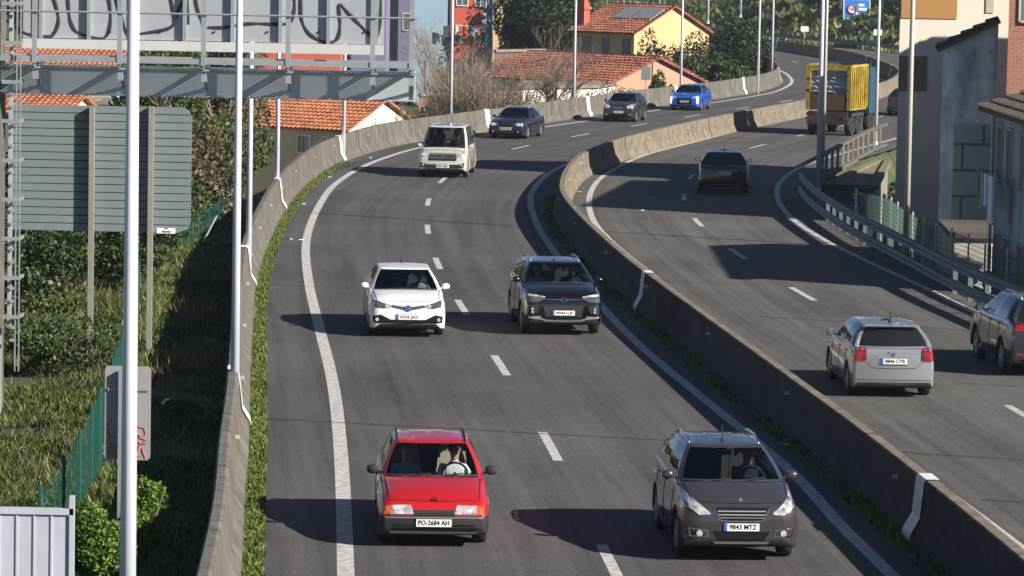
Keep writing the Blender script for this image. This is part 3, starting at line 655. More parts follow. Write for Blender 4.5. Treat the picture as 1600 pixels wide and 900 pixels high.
    # interior
    for s in (1,-1):
        for k,xx_ in enumerate((xc+1.15,xc+2.0)):
            if xx_>xt-.35: continue
            m5=MB(); X0=L/2-xx_; m5.box(X0-.25,X0+.25,s*.36-.24,s*.36+.24,.55,.72)
            m5.poly([(X0-.22,s*.36-.23,.66),(X0-.22,s*.36+.23,.66),(X0-.40,s*.36+.19,1.14*H/1.45),(X0-.40,s*.36-.19,1.14*H/1.45)]); m5.poly([(X0-.34,s*.36-.23,.66),(X0-.50,s*.36-.19,1.12*H/1.45),(X0-.50,s*.36+.19,1.12*H/1.45),(X0-.34,s*.36+.23,.66)])
            m5.box(X0-.47,X0-.39,s*.36-.12,s*.36+.12,1.15*H/1.45,1.31*H/1.45); m5.build('seat',S.get('seat','seat'),t)
    dx=L/2-(xc+.55); m5=MB(); m5.box(dx-.02,dx+.5,-hw*.86,hw*.86,.6,zc-.05); m5.build('dashboard','interior',t)
    m5=MB(); pts=[(dx-.12+.06*math.sin(a*2*math.pi/20),.36+.19*math.cos(a*2*math.pi/20),zc-.04+.18*math.sin(a*2*math.pi/20)) for a in range(21)]; m5.tube(pts,.016,6); m5.tube([(dx,.36,zc-.06),(dx-.12,.36,zc-.04)],.03,6); m5.build('steering_wheel','plastic',t)
    m5=MB(); m5.box(L/2-xr0-.18-.01,L/2-xr0-.18+.02,-.11,.11,H-.22,H-.15); m5.build('rear_view_mirror','plastic',t)
    # mirrors
    for s in (1,-1):
        m5=MB(); X0=L/2-(xc+bow+.18); yb=hw*.90; zm=zc+.07
        n=8; rings=[(0,.55),(.03,.85),(.07,1),(.11,.97),(.15,.8),(.17,.4)]
        for (yy,sc) in rings:
            for k in range(n):
                a=2*math.pi*k/n+.39; m5.v.append((X0+.065*sc*math.cos(a),s*(yb+.06+yy),zm+.075*sc*math.sin(a)))
        for i in range(len(rings)-1):
            for k in range(n): m5.f.append((i*n+k,i*n+(k+1)%n,(i+1)*n+(k+1)%n,(i+1)*n+k)); m5.m.append(0)
        m5.f.append(tuple(range(n))); m5.m.append(0); m5.f.append(tuple((len(rings)-1)*n+k for k in range(n))); m5.m.append(0)
        m5.bar((X0,s*(yb-.03),zm-.06),(X0,s*(yb+.10),zm-.03),.05,.03)
        mo=m5.build('wing_mirror',S.get('mirror',P2),t,smooth=True,recalc=True)
        m6=MB(); m6.box(X0-.070,X0-.060,s*(yb+.135)-.055,s*(yb+.135)+.055,zm-.05,zm+.05); m6.build('mirror_glass','chrome',mo)
    # door lines / handles
    for s in (1,-1):
        for xd in (xc+1.18,xc+2.05):
            if xd>L-.9: continue
            m5=MB(); m5.box(L/2-xd-.08,L/2-xd+.08,s*hw*.985-.012,s*hw*.985+.014,zc-.12,zc-.09); m5.build('door_handle',S.get('handle',P2),t)
    for s in (1,-1):
        if S.get('rails'):
            m5=MB(); z=H-.02; a=L/2-(xr0+.22); e=L/2-(xr1-.12); m5.tube([(a,s*wr*.93,z-.05),(a-.12,s*wr*.93,z+.03),(a-.5,s*wr*.94,z+.055),(e+.3,s*wr*.93,z+.04),(e+.08,s*wr*.92,z+.01),(e,s*wr*.92,z-.05)],.020,8); m5.build('roof_rail',S['rails'],t,smooth=True)
    if S.get('antenna',True):
        m5=MB(); X0=L/2-(xr1-.25 if S.get('ant')!='front' else xr0+.35); m5.tube([(X0,0,H-.01),(X0-.10,0,H+.20)],.009,5); m5.tube([(X0+.01,0,H-.03),(X0,0,H+.012)],.03,6); m5.build('antenna','plastic',t)
    # fascia patches: (name, material, top, bottom, face, mirrored, offset)
    for pt in S.get('patches',[]):
        nm_,m_,top,bot,face,mir=pt[:6]; off=pt[6] if len(pt)>6 else .006
        for s in ((1,-1) if mir else (1,)):
            q=quadpatch(bvh,[(s*y,z) for y,z in top],[(s*y,z) for y,z in bot],off=off,face=face,L=L,cols=pt[7] if len(pt)>7 else 12)
            q.build(nm_,m_,t,smooth=False,recalc=True)
    for (y,z,r_,m_,face,nm_) in S.get('discs',[]):
        s=1 if face=='front' else -1; h=bvh.ray_cast(Vector((s*(L/2+1),y,z)),Vector((-s,0,0)))[0]; m5=MB(); m5.tube([(h.x-.02*s,y,z),(h.x+.022*s,y,z)],r_,14); m5.build(nm_,m_,t)
    for (y,z,r_,m_,face) in S.get('rings',[]):
        s=1 if face=='front' else -1; h=bvh.ray_cast(Vector((s*(L/2+1),y,z)),Vector((-s,0,0)))[0]; m5=MB(); m5.tube([(h.x+.02*s,y+r_[0]*math.cos(k*.3142),z+r_[1]*math.sin(k*.3142)) for k in range(21)],.008,5); 
        for q in r_[2:]: m5.bar((h.x+.02*s,y+q[0],z+q[1]),(h.x+.02*s,y+q[2],z+q[3]),.014,.014)
        m5.build('badge',m_,t)
    # plates
    for (face,z,s_,eu) in S.get('plates',[]):
        s=1 if face=='front' else -1; xx_=max(s*bvh.ray_cast(Vector((s*(L/2+1),y,zz)),Vector((-s,0,0)))[0].x for y in (-.2,0,.2) for zz in (z-.03,z+.03)) ; X0=s*(xx_+.018)
        m5=MB(); m5.box(X0-.012,X0+.004,-.26,.26,z-.056,z+.056); pl=m5.build('licence_plate','plate',t)
        m5=MB(); m5.box(X0-.014,X0+.006,-.268,.268,z-.064,z-.058); m5.box(X0-.014,X0+.006,-.268,.268,z+.058,z+.064); m5.build('plate_frame','plastic',pl)
        tx=text_mesh(s_,.118,'characters','black',pl); tw=max(v.co.x for v in tx.data.vertices)-min(v.co.x for v in tx.data.vertices); th_=max(v.co.y for v in tx.data.vertices)-min(v.co.y for v in tx.data.vertices); tx.scale=((.40 if eu else .455)/tw,.074/th_,1); tx.location=(X0+.0065 if s>0 else X0-.0145,(.02 if eu else 0)*s,z); tx.rotation_euler=(math.pi/2,0,math.pi/2*s)
        if eu:
            m5=MB(); sy=-1 if s>0 else 1; y0=sy*.258; y1=sy*.215; m5.box(X0-.01 if s>0 else X0-.0155,X0+.0075 if s>0 else X0,min(y0,y1),max(y0,y1),z-.054,z+.054); m5.build('plate_band','blue_flat',pl)
            if s<0:
                pass
    # shut lines over the bonnet, dropped on the panel from above
    def top(x,y):
        h_=bvh.ray_cast(Vector((x,y,3)),Vector((0,0,-1)))[0]; return Vector((x,y,h_.z+.0015)) if h_ else None
    for s in (1,-1):
        pts=[top(L/2-(S.get('hood0',.16)+(xc-.06-S.get('hood0',.16))*k/12),s*hw*(.80+.06*k/12)) for k in range(13)]; m5=MB(); m5.tube([p for p in pts if p],.007,4); m5.build('panel_gap','black',t)
    pts=[top(L/2-S.get('hood0',.16)+.06*(1-(k/6-1)**2),hw*.80*(k/6-1)) for k in range(13)]; m5=MB(); m5.tube([p for p in pts if p],.007,4); m5.build('panel_gap','black',t)
    for s in (1,-1):
        for xd in (xc+.22,xc+1.22,xc+2.12):
            if xd>L-.75: continue
            m5=MB(); pts=[]
            for k in range(7):
                z=S.get('zl',.2)+.12+(zc-.08-S.get('zl',.2)-.12)*k/6; h_=bvh.ray_cast(Vector((L/2-xd,s*2,z)),Vector((0,-s,0)))[0]
                if h_: pts.append(Vector((h_.x,h_.y+s*.001,h_.z)))
            if len(pts)>1: m5.tube(pts,.006,4); m5.build('panel_gap','black',t)
    sc_=S.get('scale',1.0); t.scale=(sc_,sc_,sc_)
    for (nm_,bx,m_) in S.get('boxes',[]):
        m5=MB(); m5.box(*bx); m5.build(nm_,m_,t)
    return t
# ---- seated people: one continuous body each, with hair as a child
def person(label,loc,rz,shirt,hair,arms,head_yaw=0,scale=1.0,lean=0):
    t=thing('person',label,'person',loc,rz); J=[];E=[];RR=[]
    def j(p,r): J.append(Vector(p)); RR.append(r); return len(J)-1
    p0=j((0,0,.10),.15); p1=j((-.04,0,.28),.135); p2=j((-.08,0,.44),.15); p3=j((-.09,0,.55),.085); p4=j((-.075+lean,0,.62),.055); p5=j((-.055+lean,0,.70),.080); p6=j((-.05+lean,0,.78),.093); p7=j((-.055+lean,0,.86),.07)
    E+= [(p0,p1),(p1,p2),(p2,p3),(p3,p4),(p4,p5),(p5,p6),(p6,p7)]
    for s in (1,-1):
        a=j((-.08,s*.17,.50),.062); e_,h_=arms[0 if s>0 else 1]; b=j(e_,.043); c=j(h_,.030); d=j(Vector(h_)+(Vector(h_)-Vector(e_)).normalized()*.085,.030)
        E+=[(p2,a),(a,b),(b,c),(c,d)]
        k1=j((.28,s*.12,.14),.075); k2=j((.48,s*.13,.10),.06); k3=j((.66,s*.13,-.25),.04); E+=[(p0,k1),(k1,k2),(k2,k3)]
        dd=(Vector(h_)-Vector(e_)).normalized(); up=Vector((0,0,1)); sd_=dd.cross(up).normalized()
        for q,fl in enumerate((.055,.065,.062,.05)):
            f0=J[d]+sd_*((q-1.5)*.018); f1=f0+dd*fl*.6; f2=f1+dd*fl*.3-up*.025
            i1=j(f1,.009); i2=j(f2,.008); E+=[(d,i1),(i1,i2)]
        i1=j(J[c]+sd_*(.04)*(1)+dd*.03+up*.01,.010); i2=j(J[i1]+dd*.035+up*.012,.009); E+=[(c,i1),(i1,i2)]
    me=bpy.data.meshes.new('body'); me.from_pydata([v*scale for v in J],E,[]); o=bpy.data.objects.new('tmp',me); COL.objects.link(o)
    sk=o.modifiers.new('s','SKIN'); sk.use_smooth_shade=True
    lay=me.skin_vertices[0] if me.skin_vertices else None
    if lay is None:
        bmx=bmesh.new(); bmx.from_mesh(me); bmx.verts.layers.skin.verify(); bmx.to_mesh(me); bmx.free(); lay=me.skin_vertices[0]
    for i,r in enumerate(RR): lay.data[i].radius=(r*scale,r*scale)
    lay.data[0].use_root=True
    sb=o.modifiers.new('u','SUBSURF'); sb.levels=1; sb.render_levels=1
    dg=bpy.context.evaluated_depsgraph_get(); dg.update(); nm=bpy.data.meshes.new_from_object(o.evaluated_get(dg)); bpy.data.objects.remove(o)
    nm.materials.clear(); nm.materials.append(M['skin']); nm.materials.append(M[shirt]); nm.name='body'
    hands=[Vector(arms[0][1]),Vector(arms[1][1])]
    for p in nm.polygons:
        c=p.center/scale; hd=any((c-h).length<.10 for h in hands); p.material_index=0 if (c.z>.60 or hd) else 1; p.use_smooth=True
    b=link(bpy.data.objects.new('body',nm),t)
    # face
    hc=Vector((-.05+lean,0,.775))*scale; mb=MB(); 
    ry=Matrix.Rotation(head_yaw,4,'Z')
    def hp(x,y,z): return tuple(hc+ry@Vector((x,y,z))*scale)
    mb.tube([hp(.082,0,.03),hp(.112,0,-.012),hp(.085,0,-.022)],[.010,.016,.008],6); mb.build('nose','skin',b,smooth=True)
    for s in (1,-1):
        mb=MB(); mb.tube([hp(.078,s*.032-.012,.022),hp(.083,s*.032,.022),hp(.078,s*.032+.012,.022)],[.004,.009,.004],6); mb.build('eye','hair',b)
        mb=MB(); mb.tube([hp(-.01,s*.085,.02),hp(-.01,s*.102,.0),hp(-.01,s*.088,-.03)],[.01,.018,.008],6); mb.build('ear','skin',b)
    mb=MB(); mb.tube([hp(.078,-.025,-.052),hp(.088,0,-.054),hp(.078,.025,-.052)],[.004,.008,.004],6); mb.build('mouth','tail_dark',b)
    mb=MB(); n=14
    for i in range(8):
        th=i/7*1.75
        for k in range(n):
            a=2*math.pi*k/n; rr=math.sin(th); cx=math.cos(a); lim=1.0 if cx<.3 else (.72 if th>1.0 else 1); zz=math.cos(th if cx<.45 else min(th,.95))
            q=rr if cx<.45 else min(rr,math.sin(.95)); mb.v.append(hp(-.008+.108*q*cx,.100*q*math.sin(a),.012+.115*zz))
    for i in range(7):
        for k in range(n): mb.f.append((i*n+k,i*n+(k+1)%n,(i+1)*n+(k+1)%n,(i+1)*n+k)); mb.m.append(0)
    mb.build('hair',hair,t,smooth=True)
    return t
def heading(c,y,toward):
    j=min(range(1,len(c)-1),key=lambda i:abs(c[i].y-y)); d=(c[j+1]-c[j-1]).normalized()
    if toward: d=-d
    return math.atan2(d.y,d.x)
def place(S,px,py,c,toward,off_h=0,axle=None):
    "the pixel is the ground between the wheels of the axle nearer to the camera"
    g=G(px,py); h=heading(c,g.y,toward)+off_h; d=Vector((math.cos(h),math.sin(h),0)); L=S['L']
    fx=(L/2-S['fo']) if toward else (L/2-S['fo']-S['wb'])     # local x of that axle
    return g-d*fx,h
def drop_in(pos,h,x,y,z): return Vector((pos[0]+math.cos(h)*x-math.sin(h)*y,pos[1]+math.sin(h)*x+math.cos(h)*y,z))
wheel_arms=[((.14,.27,.30),(.36,.15,.40)),((.14,-.27,.30),(.36,-.15,.40))]
lap_arms=[((.08,.25,.26),(.28,.08,.20)),((.08,-.25,.26),(.28,-.08,.20))]
# red hatchback
p_red=paint('paint_red',(.42,.010,.012),0,.3)
red=dict(scale=.975,L=4.0,W=1.66,H=1.40,r=.285,fo=.77,wb=2.52,zl=.20,zn=.66,xc=1.13,zc=.91,zb=.95,xt=3.80,ztail=.94,xr0=1.93,xr1=3.42,wr=.555,paint=p_red,mirror='plastic',w0=.84,drop=.03,handle='plastic',
  zones=lambda x,y,z: z<.50 and (x<.42 or x>3.55) or z<.30,antenna=False,rim='silver',glass_side='glass',glass_rear='glass',seat='seat_tan',
  patches=[('headlight','lamp',[(.34,.655),(.63,.645)],[(.30,.525),(.63,.525)],'front',1,.010),('indicator','amber',[(.635,.645),(.735,.63)],[(.635,.525),(.745,.515)],'front',1,.010),
   ('grille','plastic',[(-.31,.585),(.31,.585)],[(-.31,.50),(.31,.50)],'front',0,.008),('bumper_strip','silver',[(-.72,.478),(.72,.478)],[(-.72,.462),(.72,.462)],'front',0,.012,20),
   ('lower_intake','black',[(-.60,.37),(.60,.37)],[(-.60,.345),(.60,.345)],'front',0,.008),('lower_intake','black',[(-.60,.32),(.60,.32)],[(-.60,.295),(.60,.295)],'front',0,.008),('spoiler_lip','silver',[(-.66,.255),(.66,.255)],[(-.62,.225),(.62,.225)],'front',0,.012,16)],
  rings=[(0,.715,(.038,.038,(-.04,-.012,.04,.014)),'black','front')],plates=[('front',.395,'PO·2684 AH'.replace('·','-'),False)])
pos,h=place(red,675,846,LL,True); redcar=car(red,pos,h,'red older hatchback with black bumpers and two people inside','car','hatchback_car')
for s_ in (1,-1):
    mb=MB(); mb.tube([(.05,s_*.515,1.345),(-.2,s_*.52,1.385),(-.8,s_*.52,1.395),(-1.35,s_*.51,1.37)],.016,6); mb.build('roof_gutter','plastic',redcar)
t=None
person('driver of the red hatchback in a light top, hands on the steering wheel',drop_in(pos,h,2.0-(1.13+1.0),.36,.42),h,'shirt_light','hair',wheel_arms,.5,.96)
person('passenger of the red hatchback in a pale blue top',drop_in(pos,h,2.0-(1.13+1.0),-.36,.41),h,'shirt_blue','hair_grey',lap_arms,-.1,.95)
# grey crossover
p_grey=paint('paint_greybrown',(.060,.053,.055),.35,.28)
psuv=dict(scale=.965,L=4.16,W=1.76,H=1.55,r=.325,fo=.80,wb=2.54,zl=.24,zn=.84,xc=1.02,zc=1.06,zb=1.10,xt=3.98,ztail=1.08,xr0=1.86,xr1=3.62,wr=.57,paint=p_grey,rails='chrome',w0=.72,ant='front',zones=lambda x,y,z: z<.34,rim='silver',
  patches=[('headlight','lamp',[(.47,.76),(.60,.86),(.79,1.0)],[(.46,.73),(.62,.72),(.80,.84)],'front',1,.010),('grille','chrome',[(-.44,.845),(-.2,.855),(.2,.855),(.44,.845)],[(-.33,.635),(-.2,.62),(.2,.62),(.33,.635)],'front',0,.008),
   ('grille_mesh','black',[(-.40,.825),(-.2,.832),(.2,.832),(.40,.825)],[(-.31,.655),(-.2,.642),(.2,.642),(.31,.655)],'front',0,.014),
   ('grille_bar','silver',[(-.36,.785),(.36,.785)],[(-.35,.770),(.35,.770)],'front',0,.022),('grille_bar','silver',[(-.35,.735),(.35,.735)],[(-.34,.720),(.34,.720)],'front',0,.022),('grille_bar','silver',[(-.33,.69),(.33,.69)],[(-.32,.677),(.32,.677)],'front',0,.022),
   ('lower_intake','black',[(-.42,.48),(.42,.48)],[(-.34,.345),(.34,.345)],'front',0,.008),('fog_trim','chrome',[(.50,.50),(.78,.53)],[(.48,.40),(.76,.40)],'front',1,.008),('fog_surround','plastic',[(.52,.485),(.76,.512)],[(.50,.415),(.74,.415)],'front',1,.014),
   ('skid_plate','silver',[(-.42,.325),(.42,.325)],[(-.38,.29),(.38,.29)],'front',0,.012)],
  discs=[(.62,.455,.045,'lamp','front','fog_light'),(-.62,.455,.045,'lamp','front','fog_light')],
  rings=[(0,.925,(.001,.001,(-.035,-.03,.0,.03),(0,.03,.03,-.02),(-.02,-.03,.02,.0),(.0,-.035,.0,.02)),'silver','front')],plates=[('front',.545,'9843 MTZ',True)])
pos,h=place(psuv,1146,868,RL,True,off_h=.01); car(psuv,pos,h,'dark grey crossover with chrome roof rails and grille, nearest the median','car','crossover_car')
person('driver of the dark grey crossover in dark clothes',drop_in(pos,h,2.08-(1.02+1.0),.36,.56),h,'shirt_dark','hair',[((.14,.27,.30),(.36,.15,.40)),((.14,-.24,.38),(.30,-.10,.60))],0,1)
# white hatchback
p_white=paint('paint_white',(.80,.80,.81),0,.28)
auris=dict(L=4.33,W=1.76,H=1.47,r=.315,fo=.90,wb=2.60,zl=.20,zn=.78,xc=1.10,zc=.99,zb=1.06,xt=4.1,ztail=1.05,xr0=1.98,xr1=3.65,wr=.575,paint=p_white,w0=.76,rim='silver',zones=lambda x,y,z: z<.225,
  patches=[('headlight','lamp_dark',[(.36,.735),(.55,.79),(.77,.85)],[(.36,.70),(.55,.665),(.76,.70)],'front',1,.010),('headlight_lens','lamp',[(.38,.725),(.52,.765)],[(.38,.70),(.52,.685)],'front',1,.017),('grille','lamp_dark',[(-.38,.74),(-.15,.705),(0,.72),(.15,.705),(.38,.74)],[(-.37,.69),(-.15,.645),(0,.62),(.15,.645),(.37,.69)],'front',0,.008),
   ('grille_trim','chrome',[(-.36,.755),(-.15,.722),(0,.72),(.15,.722),(.36,.755)],[(-.36,.742),(-.15,.708),(0,.706),(.15,.708),(.36,.742)],'front',0,.014),
   ('lower_intake','black',[(-.80,.49),(-.62,.53),(-.40,.42),(0,.405),(.40,.42),(.62,.53),(.80,.49)],[(-.78,.35),(-.62,.33),(-.40,.33),(0,.32),(.40,.33),(.62,.33),(.78,.35)],'front',0,.008,24)],
  discs=[(.70,.42,.04,'lamp','front','fog_light'),(-.70,.42,.04,'lamp','front','fog_light'),(0,.675,.075,'blue_flat','front','badge_plate')],
  rings=[(0,.675,(.075,.055,(-.03,.0,.03,.0),(0,-.04,0,.045)),'chrome','front')],scale=.98,plates=[('front',.475,'9329 JSG',True)])
pos,h=place(auris,634,522,LL,True); car(auris,pos,h,'white hatchback driven alone in the lane beside the left verge','car','hatchback_car')
person('driver of the white hatchback in a light top',drop_in(pos,h,2.16-(1.10+1.0),.36,.47),h,'shirt_light','hair',wheel_arms,0,1)
# black suv
p_black=paint('paint_black',(.003,.0033,.005),0,.2)
kor=dict(scale=.965,L=4.45,W=1.87,H=1.62,r=.355,fo=.87,wb=2.67,zl=.26,zn=.94,xc=1.10,zc=1.13,zb=1.18,xt=4.2,ztail=1.16,xr0=1.95,xr1=3.9,wr=.62,paint=p_black,rails='silver',w0=.80,ant='front',rim='silver',mirror=p_black,zones=lambda x,y,z: z<.40,
  patches=[('headlight','lamp_dark',[(.44,.925),(.62,.95),(.86,.96)],[(.47,.86),(.62,.80),(.85,.80)],'front',1,.010),('running_light','lamp',[(.44,.93),(.62,.965),(.86,.985)],[(.44,.905),(.62,.925),(.86,.935)],'front',1,.018),
   ('chrome_strip','chrome',[(-.46,.872),(0,.868),(.46,.872)],[(-.46,.852),(0,.848),(.46,.852)],'front',0,.014),('grille','plastic',[(-.48,.74),(.48,.74)],[(-.42,.46),(.42,.46)],'front',0,.008),
   ('grille_bar','lamp_dark',[(-.46,.68),(.46,.68)],[(-.46,.665),(.46,.665)],'front',0,.014),('grille_bar','lamp_dark',[(-.45,.62),(.45,.62)],[(-.45,.605),(.45,.605)],'front',0,.014),('fog_surround','plastic',[(.56,.72),(.82,.74)],[(.62,.54),(.84,.50)],'front',1,.008),
   ('skid_plate','silver',[(-.50,.42),(-.40,.385),(0,.375),(.40,.385),(.50,.42)],[(-.50,.375),(-.40,.34),(0,.33),(.40,.34),(.50,.375)],'front',0,.012),('bumper_blade','silver',[(.54,.47),(.84,.46)],[(.50,.39),(.82,.42)],'front',1,.012)],
  discs=[(.73,.64,.03,'lamp','front','fog_light'),(-.73,.64,.03,'lamp','front','fog_light'),(.73,.57,.03,'lamp','front','fog_light'),(-.73,.57,.03,'lamp','front','fog_light')],
  rings=[(0,.86,(.068,.055,(-.03,0,.03,0)),'chrome','front')],plates=[('front',.55,'9046 LJF',True)])
pos,h=place(kor,874,520,RL,True,off_h=.02); car(kor,pos,h,'black sport utility car with slim headlights and silver roof rails beside the median shadow','car','suv_car')
person('driver of the black sport utility car in dark clothes',drop_in(pos,h,2.22-(1.10+1.0),.38,.62),h,'shirt_dark','hair_grey',wheel_arms,0,1)
person('passenger of the black sport utility car',drop_in(pos,h,2.22-(1.10+1.0),-.38,.62),h,'shirt_blue','hair_grey',lap_arms,0,.96)
# beige van
p_beige=paint('paint_beige',(.50,.485,.43),0,.32)
van=dict(L=4.9,W=1.9,H=1.96,r=.335,fo=.93,wb=3.0,zl=.24,zn=.92,xc=.80,zc=1.11,zb=1.13,xt=4.82,ztail=1.12,xr0=1.72,xr1=4.70,wr=.70,paint=p_beige,w0=.84,rim='silver',crown=.05,win=[(.05,.26),(.29,.60),(.63,.95)],roof_panel='plastic_gloss',antenna=False,zones=lambda x,y,z: z<.30,
  patches=[('headlight','lamp',[(.53,.94),(.70,.98),(.86,1.0)],[(.50,.84),(.70,.81),(.86,.84)],'front',1,.012),('grille','plastic',[(-.56,.94),(.56,.94)],[(-.53,.66),(.53,.66)],'front',0,.008),('grille_bar','silver',[(-.54,.90),(.54,.90)],[(-.54,.885),(.54,.885)],'front',0,.014),('grille_bar','silver',[(-.53,.78),(.53,.78)],[(-.53,.765),(.53,.765)],'front',0,.014),
   ('lower_intake','plastic',[(-.86,.60),(-.62,.52),(.62,.52),(.86,.60)],[(-.80,.40),(-.62,.37),(.62,.37),(.80,.40)],'front',0,.008,20)],
  discs=[(.74,.50,.045,'lamp','front','fog_light'),(-.74,.50,.045,'lamp','front','fog_light'),(0,.85,.085,'chrome','front','badge_plate')],
  rings=[(0,.85,(.085,.085,(-.05,.05,-.02,-.06),(-.02,-.06,0,0),(0,0,.02,-.06),(.02,-.06,.05,.05)),'black','front')],plates=[('front',.45,'8024 MRC',True)])
M['plastic_gloss']=mat('plastic_gloss',(.03,.035,.045),.15,coat=1)
pos,h=place(van,694,276,LL,True,off_h=-.02); car(van,pos,h,'beige passenger van with a black grille and dark roof panel','van','van')
person('driver of the beige van',drop_in(pos,h,2.45-(.78+1.12),.40,.80),h,'shirt_dark','hair',wheel_arms,0,1)
# dark blue estate-like saloon
p_navy=paint('paint_navy',(.016,.02,.045),.4,.25)
audi=dict(L=4.55,W=1.78,H=1.43,r=.32,fo=.92,wb=2.65,zl=.18,zn=.74,xc=1.30,zc=.93,zb=.98,xt=4.05,ztail=.98,xr0=2.15,xr1=3.45,wr=.55,paint=p_navy,w0=.80,rim='silver',drop=.05,rails='silver',
  patches=[('headlight','lamp',[(.44,.73),(.62,.76),(.80,.77)],[(.46,.64),(.62,.61),(.80,.64)],'front',1,.012),('grille','chrome',[(-.38,.75),(.38,.75)],[(-.28,.40),(.28,.40)],'front',0,.008),('grille_mesh','black',[(-.34,.73),(.34,.73)],[(-.25,.42),(.25,.42)],'front',0,.014),('lower_intake','black',[(.42,.42),(.76,.42)],[(.42,.30),(.74,.30)],'front',1,.008)],
  discs=[(.6,.36,.04,'lamp','front','fog_light'),(-.6,.36,.04,'lamp','front','fog_light')],plates=[('front',.50,'5527 DKL',True)],
  rings=[(0,.68,(.001,.001),'chrome','front')])
audi.pop('rings')
pos,h=place(audi,797,216,LD,True); car(audi,pos,h,'dark blue saloon with a chrome framed grille and silver wheels','car','saloon_car')
p_dgrey=paint('paint_darkgrey',(.035,.036,.045),.4,.28)
corsa=dict(L=4.0,W=1.72,H=1.49,r=.31,fo=.80,wb=2.5,zl=.20,zn=.84,xc=.98,zc=1.02,zb=1.08,xt=3.85,ztail=1.06,xr0=1.80,xr1=3.40,wr=.56,paint=p_dgrey,w0=.76,rim='silver',
  patches=[('headlight','lamp',[(.44,.84),(.60,.93),(.78,.96)],[(.44,.74),(.60,.71),(.78,.78)],'front',1,.012),('grille','lamp_dark',[(-.30,.79),(.30,.79)],[(-.26,.69),(.26,.69)],'front',0,.008),('lower_intake','black',[(-.5,.45),(.5,.45)],[(-.46,.32),(.46,.32)],'front',0,.008)],
  discs=[(.62,.40,.04,'lamp','front','fog_light'),(-.62,.40,.04,'lamp','front','fog_light')],rings=[(0,.76,(.05,.05,(-.05,0,.05,0)),'chrome','front')],plates=[('front',.53,'3608 FJX',True)])
pos,h=place(corsa,970,190,LD,True,off_h=.05); car(corsa,pos,h,'small dark grey hatchback between the dark blue saloon and the bright blue car','car','hatchback_car')
p_blue=paint('paint_blue',(.012,.13,.62),.35,.25)
pblue=dict(L=4.05,W=1.75,H=1.43,r=.32,fo=.83,wb=2.54,zl=.19,zn=.80,xc=1.10,zc=.97,zb=1.04,xt=3.9,ztail=1.02,xr0=1.92,xr1=3.40,wr=.56,paint=p_blue,w0=.76,rim='silver',black_pillars=True,
  patches=[('headlight','lamp',[(.46,.78),(.62,.83),(.80,.85)],[(.46,.72),(.62,.70),(.80,.74)],'front',1,.012),('running_light','drl',[(.70,.74),(.80,.76)],[(.74,.40),(.79,.40)],'front',1,.018),('grille','black',[(-.40,.70),(.40,.70)],[(-.46,.36),(.46,.36)],'front',0,.008)],
  rings=[(0,.75,(.04,.05),'chrome','front')],plates=[('front',.52,'7461 MBN',True)])
pos,h=place(pblue,1073,172,LD,True,off_h=.05); car(pblue,pos,h,'bright blue hatchback with lit white running lights','car','hatchback_car')
# silver hatchback seen from behind
p_silver=paint('paint_silver',(.27,.28,.30),.45,.35)
cor=dict(scale=.985,L=4.18,W=1.71,H=1.47,r=.305,fo=.86,wb=2.60,zl=.20,zn=.74,xc=1.12,zc=.97,zb=1.02,xt=4.08,ztail=1.0,xr0=1.95,xr1=3.72,wr=.56,paint=p_silver,w0=.78,drop=.06,rim='silver',rbow=.14,rdrop=.03,glass_rear='glass_black',zones=lambda x,y,z: z<.15,mirror=p_silver,
  patches=[('tail_light','tail',[(.555,1.00),(.68,1.02),(.80,.98)],[(.555,.76),(.68,.755),(.80,.755)],'back',1,.014),('tail_light_lens','tail_dark',[(.56,.99),(.63,1.0)],[(.56,.78),(.63,.78)],'back',1,.020),('plate_recess','silver',[(-.34,.83),(.34,.83)],[(-.30,.655),(.30,.655)],'back',0,.004),
   ('bumper_seam','black',[(-.80,.735),(-.56,.735),(-.44,.61),(0,.60),(.44,.61),(.56,.735),(.80,.735)],[(-.80,.727),(-.56,.727),(-.44,.600),(0,.590),(.44,.600),(.56,.727),(.80,.727)],'back',0,.004,28),('bumper_seam','plastic',[(-.76,.372),(.76,.372)],[(-.76,.36),(.76,.36)],'back',0,.004,20)],
  discs=[(0,.885,.04,'chrome','back','badge_plate'),(.10,.92,.012,'black','back','lock')],plates=[('back',.745,'8846 CYR',True)],boxes=[('exhaust',(-2.09,-1.9,-.45,-.37,.20,.26),'black'),('spoiler',(-2.09+.32,-2.09+.46,-.55,.55,1.405,1.43),p_silver)])
pos,h=place(cor,1387,616,RF,False,off_h=-.035); car(cor,pos,h,'silver hatchback seen from behind with red tail lamps, in the near outbound lane','car','hatchback_car')
p_dk=paint('paint_dark_green_grey',(.035,.045,.05),.4,.28)
suv2=dict(L=4.45,W=1.86,H=1.63,r=.35,fo=.88,wb=2.67,zl=.26,zn=.92,xc=1.12,zc=1.12,zb=1.17,xt=4.33,ztail=1.12,xr0=1.95,xr1=3.95,wr=.61,paint=p_dk,w0=.8,rails='silver',rim='silver',glass_rear='glass_black',zones=lambda x,y,z: z<.42,
  patches=[('tail_light','tail',[(.56,1.14),(.80,1.13)],[(.60,.99),(.84,.96)],'back',1,.014),('reflector','tail',[(.62,.50),(.78,.50)],[(.62,.46),(.78,.46)],'back',1,.012),('bumper_blade','silver',[(-.58,.72),(-.40,.45),(.40,.45),(.58,.72)],[(-.52,.72),(-.38,.41),(.38,.41),(.52,.72)],'back',0,.012,20)],plates=[('back',.80,'2275 LWD',True)])
pos,h=place(suv2,1630,583,RD,False,off_h=-.02); car(suv2,pos,h,'dark sport utility car seen from behind, cut off by the right edge','car','suv_car')
